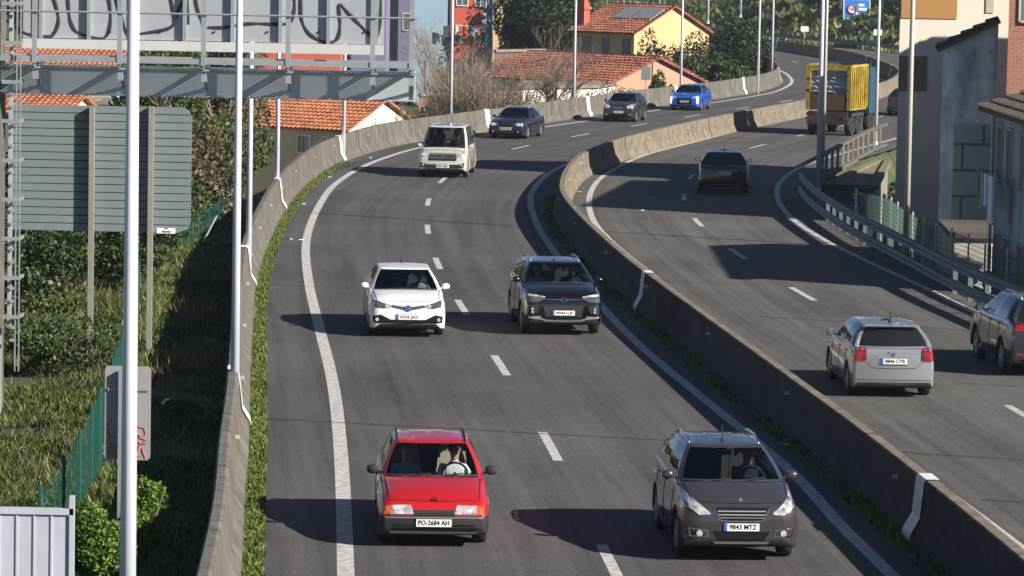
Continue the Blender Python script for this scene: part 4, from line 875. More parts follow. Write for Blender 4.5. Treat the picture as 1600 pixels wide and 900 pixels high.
bm=dict(L=4.65,W=1.86,H=1.55,r=.35,fo=.86,wb=2.75,zl=.24,zn=.86,xc=1.32,zc=1.02,zb=1.08,xt=4.42,ztail=1.04,xr0=2.15,xr1=3.75,wr=.58,paint=p_black,w0=.8,rim='silver',glass_rear='glass_black',zones=lambda x,y,z: z<.34,drop=.05,
  patches=[('tail_light','tail_dark',[(.50,.98),(.80,.98)],[(.54,.88),(.84,.84)],'back',1,.014),('bumper_blade','silver',[(-.6,.36),(.6,.36)],[(-.6,.33),(.6,.33)],'back',0,.012)],plates=[('back',.78,'6130 KTV',True)])
pos,h=place(bm,1130,301,RF,False,off_h=.0); car(bm,pos,h,'black car seen from behind in the building shadow on the outbound side','car','suv_car')
far=dict(bm); far['paint']=p_dgrey
pos,h=place(far,1413,181,RH,False); car(far,pos,h,'far dark car ahead of the yellow skip truck','car','saloon_car')
# skip truck
def truck():
    g=G(1292,212); h=heading(RD,g.y,False)-.10; t=thing('skip_truck','truck carrying a dented yellow open skip, seen from behind','truck',(g.x,g.y,0),h,'vehicles on the motorway')
    for x0 in (.8,2.0,4.4):
        for s in (1,-1): wheel(t,x0,s*.93,.5,s,'truck_dark',6,.32)
    mb=MB(); mb.box(.1,5.2,-.45,.45,.75,1.05); mb.box(-.05,.15,-1.05,1.05,.55,.75); mb.box(.05,.2,-1.0,1.0,.75,1.2); mb.build('chassis','truck_dark',t)
    for s in (1,-1):
        mb=MB(); mb.box(.0,.06,s*.95-.16,s*.95+.16,.78,.92); mb.build('tail_light','tail_dark',t)
        mb=MB(); mb.box(.3,2.6,s*1.12-.03,s*1.12+.03,.95,1.12); mb.build('mudguard','truck_dark',t)
    mb=MB(); x0,x1,y,z0,z1=.15,3.3,1.06,1.25,3.40
    mb.box(x0,x1,-y,y,z0,z0+.08)
    for s in (1,-1): mb.box(x0,x1,s*y-.03,s*y+.03,z0,z1)
    mb.box(x1-.06,x1,-y,y,z0,z1)
    for s in (1,-1):
        x=x0+.15
        while x<x1: mb.box(x,x+.10,s*(y+.03)-(.0 if s>0 else .07),s*(y+.03)+(.07 if s>0 else 0),z0+.1,z1-.1); x+=.42
        mb.box(x0,x1,s*(y+.04)-.06,s*(y+.04)+.06,z1-.05,z1+.09)
    mb.build('skip','yellow_paint',t)
    mb=MB()
    for s in (1,-1): mb.box(x0-.10,x0+.04,s*(y-.02)-.10,s*(y-.02)+.10,z0,z1+.05)
    mb.box(x0-.10,x0+.04,-y,y,z1-.18,z1+.06); mb.build('tailgate_frame','yellow_paint',t); mb=MB(); mb.box(x0-.08,x0+.04,-y+.09,y-.09,z0,z0+.80); mb.build('tailgate_panel','shade_and_dirt',t)
    mb=MB(); n=10
    V=[[(x0+.02+.05*math.sin(i*1.7+j*2.3)+.03*math.cos(j*3.1),-y+.14+(2*y-.28)*i/n,z0+.8+(z1-z0-1.0)*j/n) for i in range(n+1)] for j in range(n+1)]
    for j in range(n):
        for i in range(n): mb.poly([V[j][i],V[j][i+1],V[j+1][i+1],V[j+1][i]])
    mb.build('cover_sheet','tarp',t)
    mb=MB(); mb.tube([(x0-.12,-y,z0+1.0),(x0-.12,y,z0+1.0)],.03,6); mb.tube([(x0-.12,-y,z0+1.7),(x0-.12,y,z0+1.55)],.02,6); mb.build('tie_bar','truck_dark',t)
    mb=MB(); mb.box(3.7,5.3,-1.15,1.15,1.0,3.1); mb.box(3.8,5.1,-1.05,1.05,3.1,3.3); mb.build('cab','truck_blue',t)
    mb=MB(); mb.box(3.38,3.55,-1.22,-1.04,1.0,3.6); mb.box(3.38,3.55,1.04,1.22,1.0,3.6); mb.box(3.38,3.55,-1.2,1.2,3.48,3.6); mb.build('crane_frame','truck_blue',t)
truck()
# ------------------------------------------------------------ houses
def win(t,face,u,z,w_,h_,plane,frame='white_wall',shut=0,mull=1,depth=.06,pane='pane'):
    def P_(a,b,c0,c1,mb):     # a..b along the wall, z0..z1, depth
        pass
    f=MB(); fw=.07
    def bx(mb,u0,u1,z0,z1,d0,d1):
        if face=='-y': mb.box(u0,u1,plane-d1,plane-d0,z0,z1)
        elif face=='+x': mb.box(plane+d0,plane+d1,u0,u1,z0,z1)
        elif face=='-x': mb.box(plane-d1,plane-d0,u0,u1,z0,z1)
    a,b,c,d=u-w_/2,u+w_/2,z-h_/2,z+h_/2
    bx(f,a-fw,a,c-fw,d+fw,-.01,depth); bx(f,b,b+fw,c-fw,d+fw,-.01,depth); bx(f,a,b,c-fw,c,-.01,depth+.04); bx(f,a,b,d,d+fw,-.01,depth)
    for k in range(mull): q=a+(b-a)*(k+1)/(mull+1); bx(f,q-.025,q+.025,c,d,-.01,depth-.01)
    fo=f.build('window',frame,t); g=MB(); bx(g,a,b,c,d,.004,.012); g.build('pane',pane,fo)
    if shut: g=MB(); bx(g,a,b,d-h_*shut,d,.014,.035); g.build('shutter','white_wall',fo)
    return fo
def tiled(mb,A,B,C_,D_,p=.36,amp=.055,rows=10,mi=0):     # A-B eave, D-C ridge, local points
    A,B,C_,D_=map(Vector,(A,B,C_,D_)); n=(B-A).cross(D_-A).normalized(); 
    if n.z<0: n=-n
    l=(B-A).length; k=max(6,int(l/p*4)); b=len(mb.v)
    rows=max(4,int((D_-A).length/.42)); nv=0
    for j in range(rows):
        for e in (0,1):
            for i in range(k+1):
                u=i/k; q=A.lerp(B,u).lerp(D_.lerp(C_,u),(j+e)/rows); q=q+n*(amp*math.sin(u*l/p*2*math.pi)+(.075 if e==0 else 0)+.02*((j*7+i//4*3)%5)/5); mb.v.append(tuple(q))
    for j in range(rows*2-1):
        for i in range(k): mb.f.append((b+j*(k+1)+i,b+j*(k+1)+i+1,b+(j+1)*(k+1)+i+1,b+(j+1)*(k+1)+i)); mb.m.append(mi)
    lo=[p_-n*.10 for p_ in (A,B,C_,D_)]; mb.poly(lo,mi); mb.poly([A-n*.1,B-n*.1,B+n*.02,A+n*.02],mi); mb.poly([B-n*.1,C_-n*.1,C_+n*.02,B+n*.02],mi); mb.poly([A-n*.1,D_-n*.1,D_+n*.02,A+n*.02],mi)
def gable_house(name,label,corner,ang,length,depth,z0,eave,ridge,wall,gable,tile,wins=(),gwins=(),over=.35,ridge_at=.5,chimney=None,group=None,cat='house',fwall=None):
    "corner: the ground corner nearest to the camera; the long wall runs to local -x, the gable end looks to local +x"
    t=thing(name,label,cat,(corner[0],corner[1],z0),ang,group); e=eave-z0; r=ridge-z0; yr=depth*ridge_at
    mb=MB(); mb.poly([(-length,0,-3),(0,0,-3),(0,0,e),(-length,0,e)]); mb.poly([(-length,depth,-3),(0,depth,-3),(0,depth,e),(-length,depth,e)]); mb.build('wall',wall,t)
    mb=MB(); mb.poly([(0,0,-3),(0,depth,-3),(0,depth,e),(0,yr,r),(0,0,e)]); mb.build('gable_wall',gable,t); mb=MB(); mb.poly([(-length,0,-3),(-length,depth,-3),(-length,depth,e),(-length,yr,r),(-length,0,e)]); mb.build('gable_wall',gable,t)
    sl=(r-e)/yr; sl2=(r-e)/(depth-yr); o=over; mb=MB()
    tiled(mb,(-length-o,-o,e-o*sl+.12),(o,-o,e-o*sl+.12),(o,yr,r+.12),(-length-o,yr,r+.12)); tiled(mb,(o,depth+o,e-o*sl2+.12),(-length-o,depth+o,e-o*sl2+.12),(-length-o,yr,r+.12),(o,yr,r+.12)); mb.tube([(-length-o,yr,r+.13),(o,yr,r+.13)],.10,6)
    rf=mb.build('roof',tile,t)
    for (u,z,w_,h_,*k) in wins: win(t,'-y',u,z,w_,h_,0,*(k or ()))
    for (u,z,w_,h_,*k) in gwins: win(t,'+x',u,z,w_,h_,0,*(k or ()))
    if chimney:
        cx,cy,cz,cw,ch,cm=chimney; mb=MB(); mb.box(cx-cw/2,cx+cw/2,cy-cw/2,cy+cw/2,cz,cz+ch); mb.box(cx-cw*.7,cx+cw*.7,cy-cw*.7,cy+cw*.7,cz+ch*.82,cz+ch*.9); mb.box(cx-cw*.35,cx+cw*.35,cy-cw*.35,cy+cw*.35,cz+ch,cz+ch+.3); mb.build('chimney',cm,rf)
    return t
def block(name,label,foot,z0,z1,wall,cat='building',group=None,roof=True,roofm='concrete_dark',faces=None):
    c=foot[0]; t=thing(name,label,cat,(c[0],c[1],z0),0,group); mb=MB(); n=len(foot); P_=[Vector((p[0]-c[0],p[1]-c[1],0)) for p in foot]; h=z1-z0
    groups_={}
    for i in range(n):
        a,b=P_[i],P_[(i+1)%n]; m_=(faces or {}).get(i,wall); groups_.setdefault(m_,MB()).poly([a,b,b+Vector((0,0,h)),a+Vector((0,0,h))])
    for m_,q in groups_.items(): q.build('wall',m_,t)
    if roof: mb.poly([p+Vector((0,0,h)) for p in P_]); 
    for i in range(n):
        a,b=P_[i],P_[(i+1)%n]; mb.bar(a+Vector((0,0,h)),b+Vector((0,0,h)),.3,.18)
    mb.build('roof',roofm,t); return t
g=D(540,275,222)
gable_house('gabled_house','low house with orange tile roof, white sunlit gable and small barred windows behind the barrier',(g.x,222),-math.atan2(.6,.8),11,7.0,-5.7,-2.2,-.5,'grey_wall','white_wall','tile',wins=[(-1.1,2.5,1.3,.95,'white_wall',0,3),(-3.3,2.5,1.0,1.0,'white_wall',0,2),(-6.1,2.5,1.2,1.0,'white_wall',0,3),(-8.8,2.5,1.0,1.0,'white_wall',0,2)])
g=D(990,100,284)
yt=gable_house('gabled_house','yellow house with red tile roof and tall red chimney above the road bend',(g.x,284),-math.pi/4,6.6,8.6,-.4,2.75,4.75,'yellow_wall','yellow_wall','tile_old',wins=[(-.7,1.7,.9,1.9,'tan_wall',0,0),(-3.0,1.9,.7,1.6,'tan_wall',0,0),(-5.0,1.9,.9,1.7,'tan_wall',0,0)],chimney=(-6.3,.9,2.6,.62,2.7,'red_wall'))
mb=MB(); 
for k in range(2):
    mb.poly([(-4.2+k*2.2,1.8,4.25),(-2.2+k*2.2,1.8,4.25),(-2.2+k*2.2,3.4,5.05),(-4.2+k*2.2,3.4,5.05)])
for x in (-4.2,-2.1,.0): mb.bar((x,1.7,4.15),(x,3.4,5.0),.06)
mb.build('solar_panel','galv',yt)
g=D(952,150,236)
gable_house('gabled_house','long low house with old red tile roof just behind the barrier, tan gable',(g.x,236),-math.pi/4,11.5,8.8,-3.2,.45,2.0,'white_wall','tan_wall','tile_old',wins=[(-2.5,1.7,1.2,1.0),(-6.5,1.7,1.2,1.0)])
g=D(700,160,232)
block('lean_to_shed','low white shed wall in front of the long red roofed house',[(D(815,150,226).x,226),(D(935,150,230).x,230),(D(960,150,236).x,236),(D(820,150,236).x,236)],-4,.45,'white_wall','shed')
# terraced walls of brick and earth under the blocks
block('garden_wall','reddish brick garden wall below the apartment block',[(D(655,150,246).x,246),(D(770,150,252).x,252),(D(770,150,253).x,253),(D(655,150,247).x,247)],-7,-.9,'brick_dark','wall')
block('garden_wall','brick wall standing between the apartment block and the dark trees',[(D(772,100,270).x,270),(D(850,100,276).x,276),(D(850,100,277).x,277),(D(772,100,271).x,271)],-5,1.5,'brick_dark','wall')
block('garden_wall','orange plastered retaining wall behind bare shrubs',[(D(730,150,238).x,238),(D(812,140,240).x,240),(D(812,140,241).x,241),(D(730,150,239).x,239)],-7,-.4,'tan_wall','wall')
# apartment block, light blue side and red window front
xa,xb,xc_=D(645,90,300).x,D(703,90,300).x,D(768,90,300).x
t=block('apartment_block','tall apartment block with pale blue blank wall and red front with washing',[(xa,297.2),(xb,298.2),(xb+.01,298.0),(xc_-.75,298.0),(xc_,298.6),(xc_,312),(xa,312)],-4,16,'blue_wall',faces={2:'red_wall'},roofm='concrete_dark')
for fz in (1.1,4.1,7.1,10.1,13.1,16.1,-1.9+.0):
    z=fz+4-.0
    for xx_ in (xb+.95-xa,xb+2.45-xa): win(t,'-y',xx_,z+1.0,.85,1.35,.8,'white_wall',.35,1)
mb=MB(); mb.box(xb-xa-.5,xb-xa+2.9,0,.05,6.75,6.78); t2=mb.build('washing_line','galv',t)
for i,(dx,w_,h_,c) in enumerate(((-.3,.45,.9,'shirt_dark'),(.25,.4,.6,'seat'),(.95,.5,.75,'red_wall'),(1.25,.35,1.0,'red_wall'),(1.85,.4,.8,'blue_wall'),(2.45,.4,.7,'red_wall'))):
    mb=MB(); X0=xb-xa+dx; mb.box(X0-w_/2,X0+w_/2,-.01,.05,6.75-h_,6.75); mb.build('laundry',c,t)
x0,x1,x2=D(598,60,320).x,D(622,60,320).x,D(645,60,320).x
t=block('apartment_block','grey and violet apartment block seen between the gantry and the pale blue block',[(x0,320),(x1,320),(x1+.01,319.4),(x2+.3,319.4),(x2+.3,330),(x0,330)],-4,16,'grey_wall',faces={2:'purple_wall'})
for z in (6.6,9.8,13): win(t,'-y',x1-x0+.85,z,.8,1.4,-.6,'cream',.0,0)
block('terraced_house','bright red house wall behind the gantry sign',[(D(388,110,255).x,255),(D(532,110,255).x,255),(D(532,110,255).x,263),(D(388,110,255).x,263)],-3,7,'red_wall','house')
block('terraced_house','dark red narrow house beside the bright red one',[(D(548,110,270).x,270),(D(602,110,270).x,270),(D(602,110,270).x,278),(D(548,110,270).x,278)],-3,6,'purple_wall','house')
g=D(192,140,240)
gable_house('gabled_house','orange tiled house behind the gantry beam at the left',(g.x-.8,240),-.25,14,8,-4,.35,1.75,'cream','white_wall','tile')
g=D(100,170,215)
gable_house('gabled_house','small house with brown front, low orange roof over the big sign',(g.x,215),-.2,9,6,-5,-1.3,-.35,'brown_panel','cream','tile')
block('cottage','cream cottage wall showing over the top of the big sign',[(D(138,160,222).x,222),(D(205,160,222).x,222),(D(205,160,222).x,228),(D(138,160,222).x,228)],-5,-.85,'cream','house')
block('apartment_block','ochre block at the top behind the dark trees',[(D(770,20,330).x,330),(D(806,20,330).x,330),(D(806,20,330).x,338),(D(770,20,330).x,338)],-2,14,'yellow_wall')
# ---- right hand buildings
AY=137.5; ax0=D(1403,150,AY).x
tA=block('apartment_block','tall beige block with brown square panels behind the right verge',[(ax0,AY),(27,AY),(27,143.4),(ax0*143/AY+.25,143.2)],-5,10.1,'beige_wall')
def panel(t,base,u0,u1,z0,z1,m,name='wall_panel'):
    mb=MB(); mb.box(u0-base[0],u1-base[0],-.04,.02,z0-base[2],z1-base[2]); mb.build(name,m,t)
a=D(1408,28,AY);b=D(1495,28,AY); panel(tA,(ax0,0,-5),a.x,b.x,a.z,9.9,'ochre')
a=D(1402,142,AY);b=D(1449,88,AY); panel(tA,(ax0,0,-5),a.x+.03,b.x,a.z,b.z,'brown_panel')
a=D(1540,20,AY);b=D(1553,0,AY); panel(tA,(ax0,0,-5),a.x,b.x,a.z,10,'grey_wall')
BY=120.0; bx0=D(1470,200,BY).x; bx1=15.7
bz0=D(1465,66,BY).z; bz1=D(1565,24,BY).z
t=thing('gabled_house','stained whitewashed house with lean-to roof and stone block corner','house',(bx0,BY,-5))
mb=MB(); W_=bx1-bx0; h0=bz0+5-.25; h1=bz1+5-.25; k=(125-BY)/BY*bx0+.1; kr=5/BY*bx1
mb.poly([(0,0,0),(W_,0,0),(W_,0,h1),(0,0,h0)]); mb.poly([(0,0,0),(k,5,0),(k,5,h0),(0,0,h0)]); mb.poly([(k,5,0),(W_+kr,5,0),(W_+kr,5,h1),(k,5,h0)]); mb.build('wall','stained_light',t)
mb=MB(); tiled(mb,(k-.25,5.1,h0),(-.25,-.3,h0),(W_,-.3,h1+.1),(W_+kr,5.1,h1+.1),rows=5); mb.build('roof','tile_dark',t)
a=D(1486,345,BY);b=D(1553,195,BY); mb=MB(); mb.box(a.x-bx0,b.x-bx0,-.05,.02,a.z+5,b.z+5); mb.build('stone_facing','stone',t)
t=block('brick_block','brick house rising behind the lean-to roof at the right edge',[(15.73,117.8),(27,117.8),(27,133),(17.9,133)],-5,8.1,'brick','house')
win(t,'-y',.55,12.3,.35,1.1,0,'grey_wall',.3,0)
block('brick_block','added unseen brick wing that shades the beige block, outside the right edge',[(22,117.9),(30,117.9),(30,133.6),(22,133.6)],-5,9.7,'brick','house')  # added out of view to throw shade on the beige block
# the near right house: left face in shade
cx0=13.7; t=thing('roadside_house','weathered shaded house with narrow windows and dark roof at the right edge','house',(cx0,94,-4))
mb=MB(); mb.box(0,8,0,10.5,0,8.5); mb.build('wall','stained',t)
mb=MB(); tiled(mb,(-.5,-.4,8.45),(-.5,10.9,8.45),(4,10.9,9.9),(4,-.4,9.9),rows=5); tiled(mb,(8.4,10.9,8.45),(8.4,-.4,8.45),(4,-.4,9.9),(4,10.9,9.9),rows=5); mb.build('roof','tile_dark',t)
for u in (1.8,4.6,7.4,9.4):
    for z in (7.2,4.2): win(t,'-x',u,z,.9,1.5,0,'grey_wall',0,1)
mb=MB(); mb.tube([(-.12,10.3,0),(-.12,10.3,8.4)],.05,6); mb.build('downpipe','galv',t)
t=thing('washing_line','line of pale washing hung on the wall of the shaded house','washing line',(13.15,99.6,2.7))
mb=MB(); mb.tube([(0,0,0),(0,4.6,0)],.012,5); mb.tube([(0,.1,-.02),(.55,.1,-.02)],.02,5); mb.tube([(0,4.5,-.02),(.55,4.5,-.02)],.02,5); mb.build('line','galv',t)
for (y,w_,h_,m_) in ((.6,.5,.8,'blue_wall'),(1.5,.9,1.3,'white'),(2.6,.5,.9,'white'),(3.4,.6,1.0,'shirt_blue'),(4.1,.4,.8,'weed')):
    mb=MB(); mb.box(-.02,.02,y-w_/2,y+w_/2,-h_,0); mb.build('laundry',m_,t)
a=D(1482,395,110); t=block('flat_roofed_annex','low white annex with a flat reddish roof beside the green fence',[(D(1488,380,110).x,109.5),(D(1592,380,110).x,109.5),(D(1592,380,110).x,114.5),(D(1500,380,110).x,114.5)],-4,.45,'white_wall','annex',roofm='tile_dark')
for dx in (.55,1.15): win(t,'-y',dx,3.2,.22,.22,0,'plastic',0,0)
# abutment with graffiti and parapet on the right side
ab=[(12.0,141.5),(15.6,141.5),(17.6,152),(20.5,163),(18.6,164.5),(15.4,155)]
ab=[(12.0,141.5),(D(1366,290,141.5).x,141.5),(D(1388,240,160).x,160),(D(1372,240,160).x,160)]
t=block('concrete_abutment','lichen stained concrete abutment with bright graffiti beside the right guardrail',ab,-5,-.12,'concrete_dark','abutment',roofm='moss')
cols_=[('spray_orange',(.9,.26,.08)),('spray_pink',(.85,.55,.50)),('spray_blue',(.15,.25,.65)),('spray_white',(.85,.85,.85)),('spray_violet',(.45,.30,.65))]
rnd=random.Random(11)
for (n_,c_) in cols_:
    M[n_]=mat(n_,c_,.8); mb=MB()
    for k in range(10):
        x=rnd.uniform(.4,2.3); z=rnd.uniform(2.4,4.4); pts=[(x,-.012-.003*k,z)]
        for q in range(5): pts.append((min(2.3,max(.3,pts[-1][0]+rnd.uniform(-.25,.25))),-.012-.003*k,min(4.6,max(2.2,pts[-1][2]+rnd.uniform(-.5,.5)))))
        mb.tube(pts,rnd.uniform(.06,.10),5)
    mb.build('graffiti',n_,t)
pc=[G(1282,241,1.05),G(1318,222,1.05),G(1357,202,1.05),G(1384,192,1.05)]; pc=smooth_curve([(p.x,p.y) for p in pc],.4)
t=thing('parapet_railing','pale concrete parapet railing with upright posts along the right edge of the bend','railing',(pc[0].x,pc[0].y,0))
def wpart(mb,name,m,t,**k):
    x,y,z=t.location; mb.v=[(a-x,b-y,c-z) for a,b,c in mb.v]; return mb.build(name,m,t,**k)
mb=MB(); sweep(mb,pc,[(-.10,.92),(.10,.94),(.10,1.04),(-.10,1.04)],closed=True); wpart(mb,'top_rail','concrete',t)
mb=MB(); sweep(mb,pc,[(-.12,-.05),(.12,-.05),(.12,.10),(-.12,.10)],closed=True); wpart(mb,'kerb','concrete',t)
apc=arclen(pc); s=.2
while s<apc[-1]:
    p=sub(pc,apc,s,s+.01)[0]; mb=MB(); mb.box(p.x-.05,p.x+.05,p.y-.06,p.y+.06,.10,.94); wpart(mb,'post','concrete_dark',t); s+=2.5
# guardrail on the right
gr=[G(x,y,.92) for x,y in ((1250,267),(1262,280),(1282,297),(1310,315),(1340,332),(1412,367),(1500,410),(1600,449))]; gr=[(p.x,p.y) for p in gr]
d=Vector((gr[-1][0]-gr[-2][0],gr[-1][1]-gr[-2][1])).normalized(); gr.append((gr[-1][0]+d.x*12,gr[-1][1]+d.y*12)); gr=smooth_curve(gr,1.0)
t=thing('guardrail','galvanised double rail guardrail on posts along the right verge','guardrail',(gr[-1].x,gr[-1].y,0))
wv=[(.0,.15),(.03,.12),(.07,.09),(.03,.05),(.0,.015),(.03,-.02),(.07,-.06),(.03,-.10),(.0,-.13)]
for zc_ in (.80,.30):
    mb=MB(); sweep(mb,gr,[(.07-o,zc_+z) for o,z in wv]); wpart(mb,'rail','rail',t,smooth=False)
ag=arclen(gr); s=.5
while s<ag[-1]-.1:
    p=sub(gr,ag,s,s+.05)[0]; mb=MB(); mb.box(p.x+.06,p.x+.18,p.y-.05,p.y+.05,-.9,.80); wpart(mb,'post','rail',t); s+=2.0
def wire_fence(name,label,pts,ztop,h,post_pts,mpost='green_fence',mwire='green_fence',vs_=.16,hs=.16,r=.006,group=None):
    c=smooth_curve([(p[0],p[1]) for p in pts],.5); t=thing(name,label,'fence',(c[0].x,c[0].y,0)); mb=MB(); a=arclen(c)
    zt=ztop if callable(ztop) else (lambda s: ztop[0]+(ztop[1]-ztop[0])*s/a[-1])
    s=0; ii=0
    while s<a[-1]-.05:
        while a[ii+1]<s and ii<len(a)-2: ii+=1
        p=c[ii].lerp(c[ii+1],(s-a[ii])/max(1e-6,a[ii+1]-a[ii])); mb.bar((p.x,p.y,zt(s)-h),(p.x,p.y,zt(s)),r*2); s+=vs_
    z=0
    while z<=h:
        for i in range(0,len(c)-1,2):
            j=min(i+2,len(c)-1); mb.bar((c[i].x,c[i].y,zt(a[i])-z),(c[j].x,c[j].y,zt(a[j])-z),r*2)
        z+=hs
    wpart(mb,'wire_mesh',mwire,t)
    s=0
    while s<a[-1]:
        j=min(range(len(a)),key=lambda k:abs(a[k]-s)); p=c[j]; mb=MB(); mb.tube([(p.x,p.y,zt(s)-h-.3),(p.x,p.y,zt(s)+.12)],.028,6); wpart(mb,'post',mpost,t); s+=post_pts
    return t
fp=[G(x,y,.85) for x,y in ((1338,305),(1366,309),(1387,316),(1422,340),(1462,359),(1507,375),(1553,393),(1585,402),(1640,425))]
M['green_grey']=mat('green_grey',(.12,.19,.16),.5,.2); M['post_pale']=mat('post_pale',(.50,.55,.52),.5,.2)
wire_fence('wire_fence','pale green wire fence on thin posts behind the right guardrail',[(p.x,p.y) for p in fp],(.95,.95),2.2,2.2,'post_pale','green_grey',.12,.14,.006)
fl=[(-6.75,52.5),(-6.65,55),(-6.7,58.5),(-7.3,67),(-8.1,77),(-9.0,88),(-9.8,97),(-9.8,106),(-9.2,115),(-9.0,122)]
wire_fence('wire_fence','dark green wire mesh fence running down the bank left of the barrier',fl,(lambda s: .65+.45*min(1,s/6)-.45*max(0,min(1,(s-8)/18))),1.45,2.0,'green_fence','green_fence',.11,.20,.0035)
t=thing('leaning_prop','thin pale post leaning on the green fence by the dark gap','post',(-9.0,108,-.8)); mb=MB(); mb.tube([(-.5,0,0),(.25,0,1.5)],.03,6); mb.build('post','post_pale',t)
# ------------------------------------------------------------ lamp posts
def lamp_post(x,y,label,h=11.5,r0=.085,z0=0,m='galv_pole',armdir=1,group='lamp posts along the left barrier',arm=True,armlen=2.0):
    t=thing('lamp_post',label,'lamp post',(x,y,z0),0,group); mb=MB(); mb.tube([(0,0,0),(0,0,h*.5),(0,0,h)],[r0,r0*.78,r0*.5],14); mb.build('pole',m,t,smooth=True)
    mb=MB(); mb.box(-.16,.16,-.16,.16,0,.03); mb.tube([(0,0,.02),(0,0,.25)],r0*1.25,12); mb.build('base_plate',m,t)
    if arm:
        mb=MB(); mb.tube([(0,0,h-.1),(armdir*.5,0,h+.25),(armdir*armlen,0,h+.4)],[.045,.04,.035],8); mb.build('arm',m,t)
        mb=MB(); mb.box(min(armdir*armlen,armdir*(armlen+.7)),max(armdir*armlen,armdir*(armlen+.7)),-.14,.14,h+.33,h+.45); mb.build('lamp_head','galv',t)
    return t
g=D(206.5,225,40); lamp_post(g.x,40,'thick pale lamp post nearest the camera, crossing the whole left side of the view',h=11,r0=.098,z0=-.1)
names_=['lamp post whose foot stands on the barrier beside the dark bank','lamp post just right of the one beside the dark bank','lamp post in front of the barred windows of the orange roofed house','lamp post beside the white gable behind the barrier','lamp post rising behind the beige van in front of the pale blue block','lamp post between the dark blue saloon and the small dark grey hatchback','lamp post rising behind the bright blue hatchback','lamp post in front of the dark bushes after the bright blue hatchback','lamp post at the tip of the far bend of the left barrier']
for (px,py,Y),nm_ in zip(((367,590,65.0),(388.5,385,93),(433,277,121),(537,212,150),(704,187,178),(896.5,160,197),(1063.5,140,216),(1184.5,120,235),(1206,105,258)),names_):
    g=D(px,py,Y); lamp_post(g.x,Y,nm_,h=11.5,r0=.082,z0=-.3 if Y>100 else 0)
M['galv_shade']=M['galv_pole']
for (px,py,Y,nm_,m_) in ((1415.5,380,109,'tan lamp post standing behind the right guardrail before the beige block','pole_tan'),(1278,290,136,'grey lamp post at the bend of the right guardrail, in front of the skip truck','galv_pole'),(1285,270,151,'lamp post close behind the grey one at the bend of the right guardrail','pole_tan'),(1368,220,172,'lamp post by the parapet railing right of the skip truck','galv_pole')):
    g=D(px,py,Y); lamp_post(g.x,Y,nm_,h=12,r0=.095 if Y<140 else .085,z0=-.1,m=m_,armdir=-1,group='lamp posts along the right verge')
for i,(px,py,Y,nm_) in enumerate(((1106,37,330,'far lamp post above the yellow gable'),(1157,27,360,'far lamp post on the green slope'),(1030,11,400,'far lamp post above the ridge of the yellow house'),(974,14,420,'far lamp post left of the solar panel roof'))):
    g=D(px,py,Y); lamp_post(g.x,Y,nm_,h=8,r0=.10,z0=g.z,group='far lamp posts beyond the loop')
# ------------------------------------------------------------ gantry
t=thing('sign_gantry','galvanised motorway sign gantry with catwalk railing and ladder at the upper left','gantry',(-10.4,70,-.6))
def gp(px,py,Y): p=D(px,py,Y); return p
mb=MB(); a=gp(647,157,69.75); z0=a.z; mb.box(-12,a.x,69.75,70.25,z0,z0+.52); mb.box(-12,a.x,69.68,70.32,z0+.50,z0+.53); mb.box(-12,a.x,69.68,70.32,z0-.02,z0+.01); mb.box(a.x-.02,a.x+.01,69.70,70.30,z0-.03,z0+.54); wpart(mb,'beam','gantry',t)
zb_=gp(400,98,68.9).z; xr=gp(648,95,68.9).x
mb=MB(); mb.box(-12,xr,68.86,68.96,zb_-.05,zb_+.05); mb.box(-12,xr,69.9,69.98,zb_-.05,zb_+.05)
mb.box(-12,xr,69.55,69.62,zb_-.03,zb_+.02); wpart(mb,'catwalk_frame','galv',t)
mb=MB(); x=-12
while x<xr: mb.box(x,x+.012,68.96,69.9,zb_-.02,zb_+.01); x+=.085
wpart(mb,'catwalk_grating','galv',t)
for px in (-76,54,187,318,450,582,643):
    p=gp(px,95,68.9); mb=MB(); mb.box(p.x-.045,p.x+.045,68.84,68.92,zb_-.08,zb_+1.35); wpart(mb,'railing_post','galv',t)
    mb=MB(); mb.box(p.x-.03,p.x+.03,68.9,70.1,zb_-.14,zb_-.05); mb.box(p.x-.05,p.x+.05,69.0,69.1,z0+.3,zb_-.05); mb.box(p.x-.10,p.x+.10,68.95,69.15,z0+.50,z0+.54); mb.bar((p.x,68.95,zb_-.1),(p.x,69.72,z0+.15),.06); wpart(mb,'bracket','galv',t)
for py in (24,-30):
    p=gp(400,py,68.86); mb=MB(); mb.tube([(-12,68.82,p.z),(xr+.03,68.82,p.z)],.022,6); wpart(mb,'handrail','galv',t)
mb=MB(); # mast left of the frame edge
a=gp(5,300,69.8); mb.box(a.x-.75,a.x-.05,69.5,70.4,-.8,8.6); wpart(mb,'mast','concrete',t)
mb=MB(); b=gp(17,300,69.5); mb.box(b.x-.04,b.x+.03,69.4,69.5,1.25,8.6); mb.box(a.x-.06,a.x+.02,69.5,69.6,-.8,1.25); wpart(mb,'mast_flange','gantry',t)
mb=MB(); z=.0
for k in range(9):
    p=gp(17,5+k*61,69.1); q=gp(31,5+k*61,68.8); mb.box(p.x-.13,q.x,68.78,68.83,p.z-.035,p.z+.035); mb.box(q.x-.05,q.x,68.8,69.4,p.z-.03,p.z+.03)
    for e in (20,40): 
        pp=gp(17,5+k*61+e,69.1); mb.box(pp.x-.05,pp.x+.02,69.2,69.4,pp.z-.02,pp.z+.02)
for px in (25,31): q=gp(px,300,68.8); mb.box(q.x-.012,q.x+.012,68.79,68.81,zb_-5.9,8.6)
wpart(mb,'ladder_cage','galv',t)
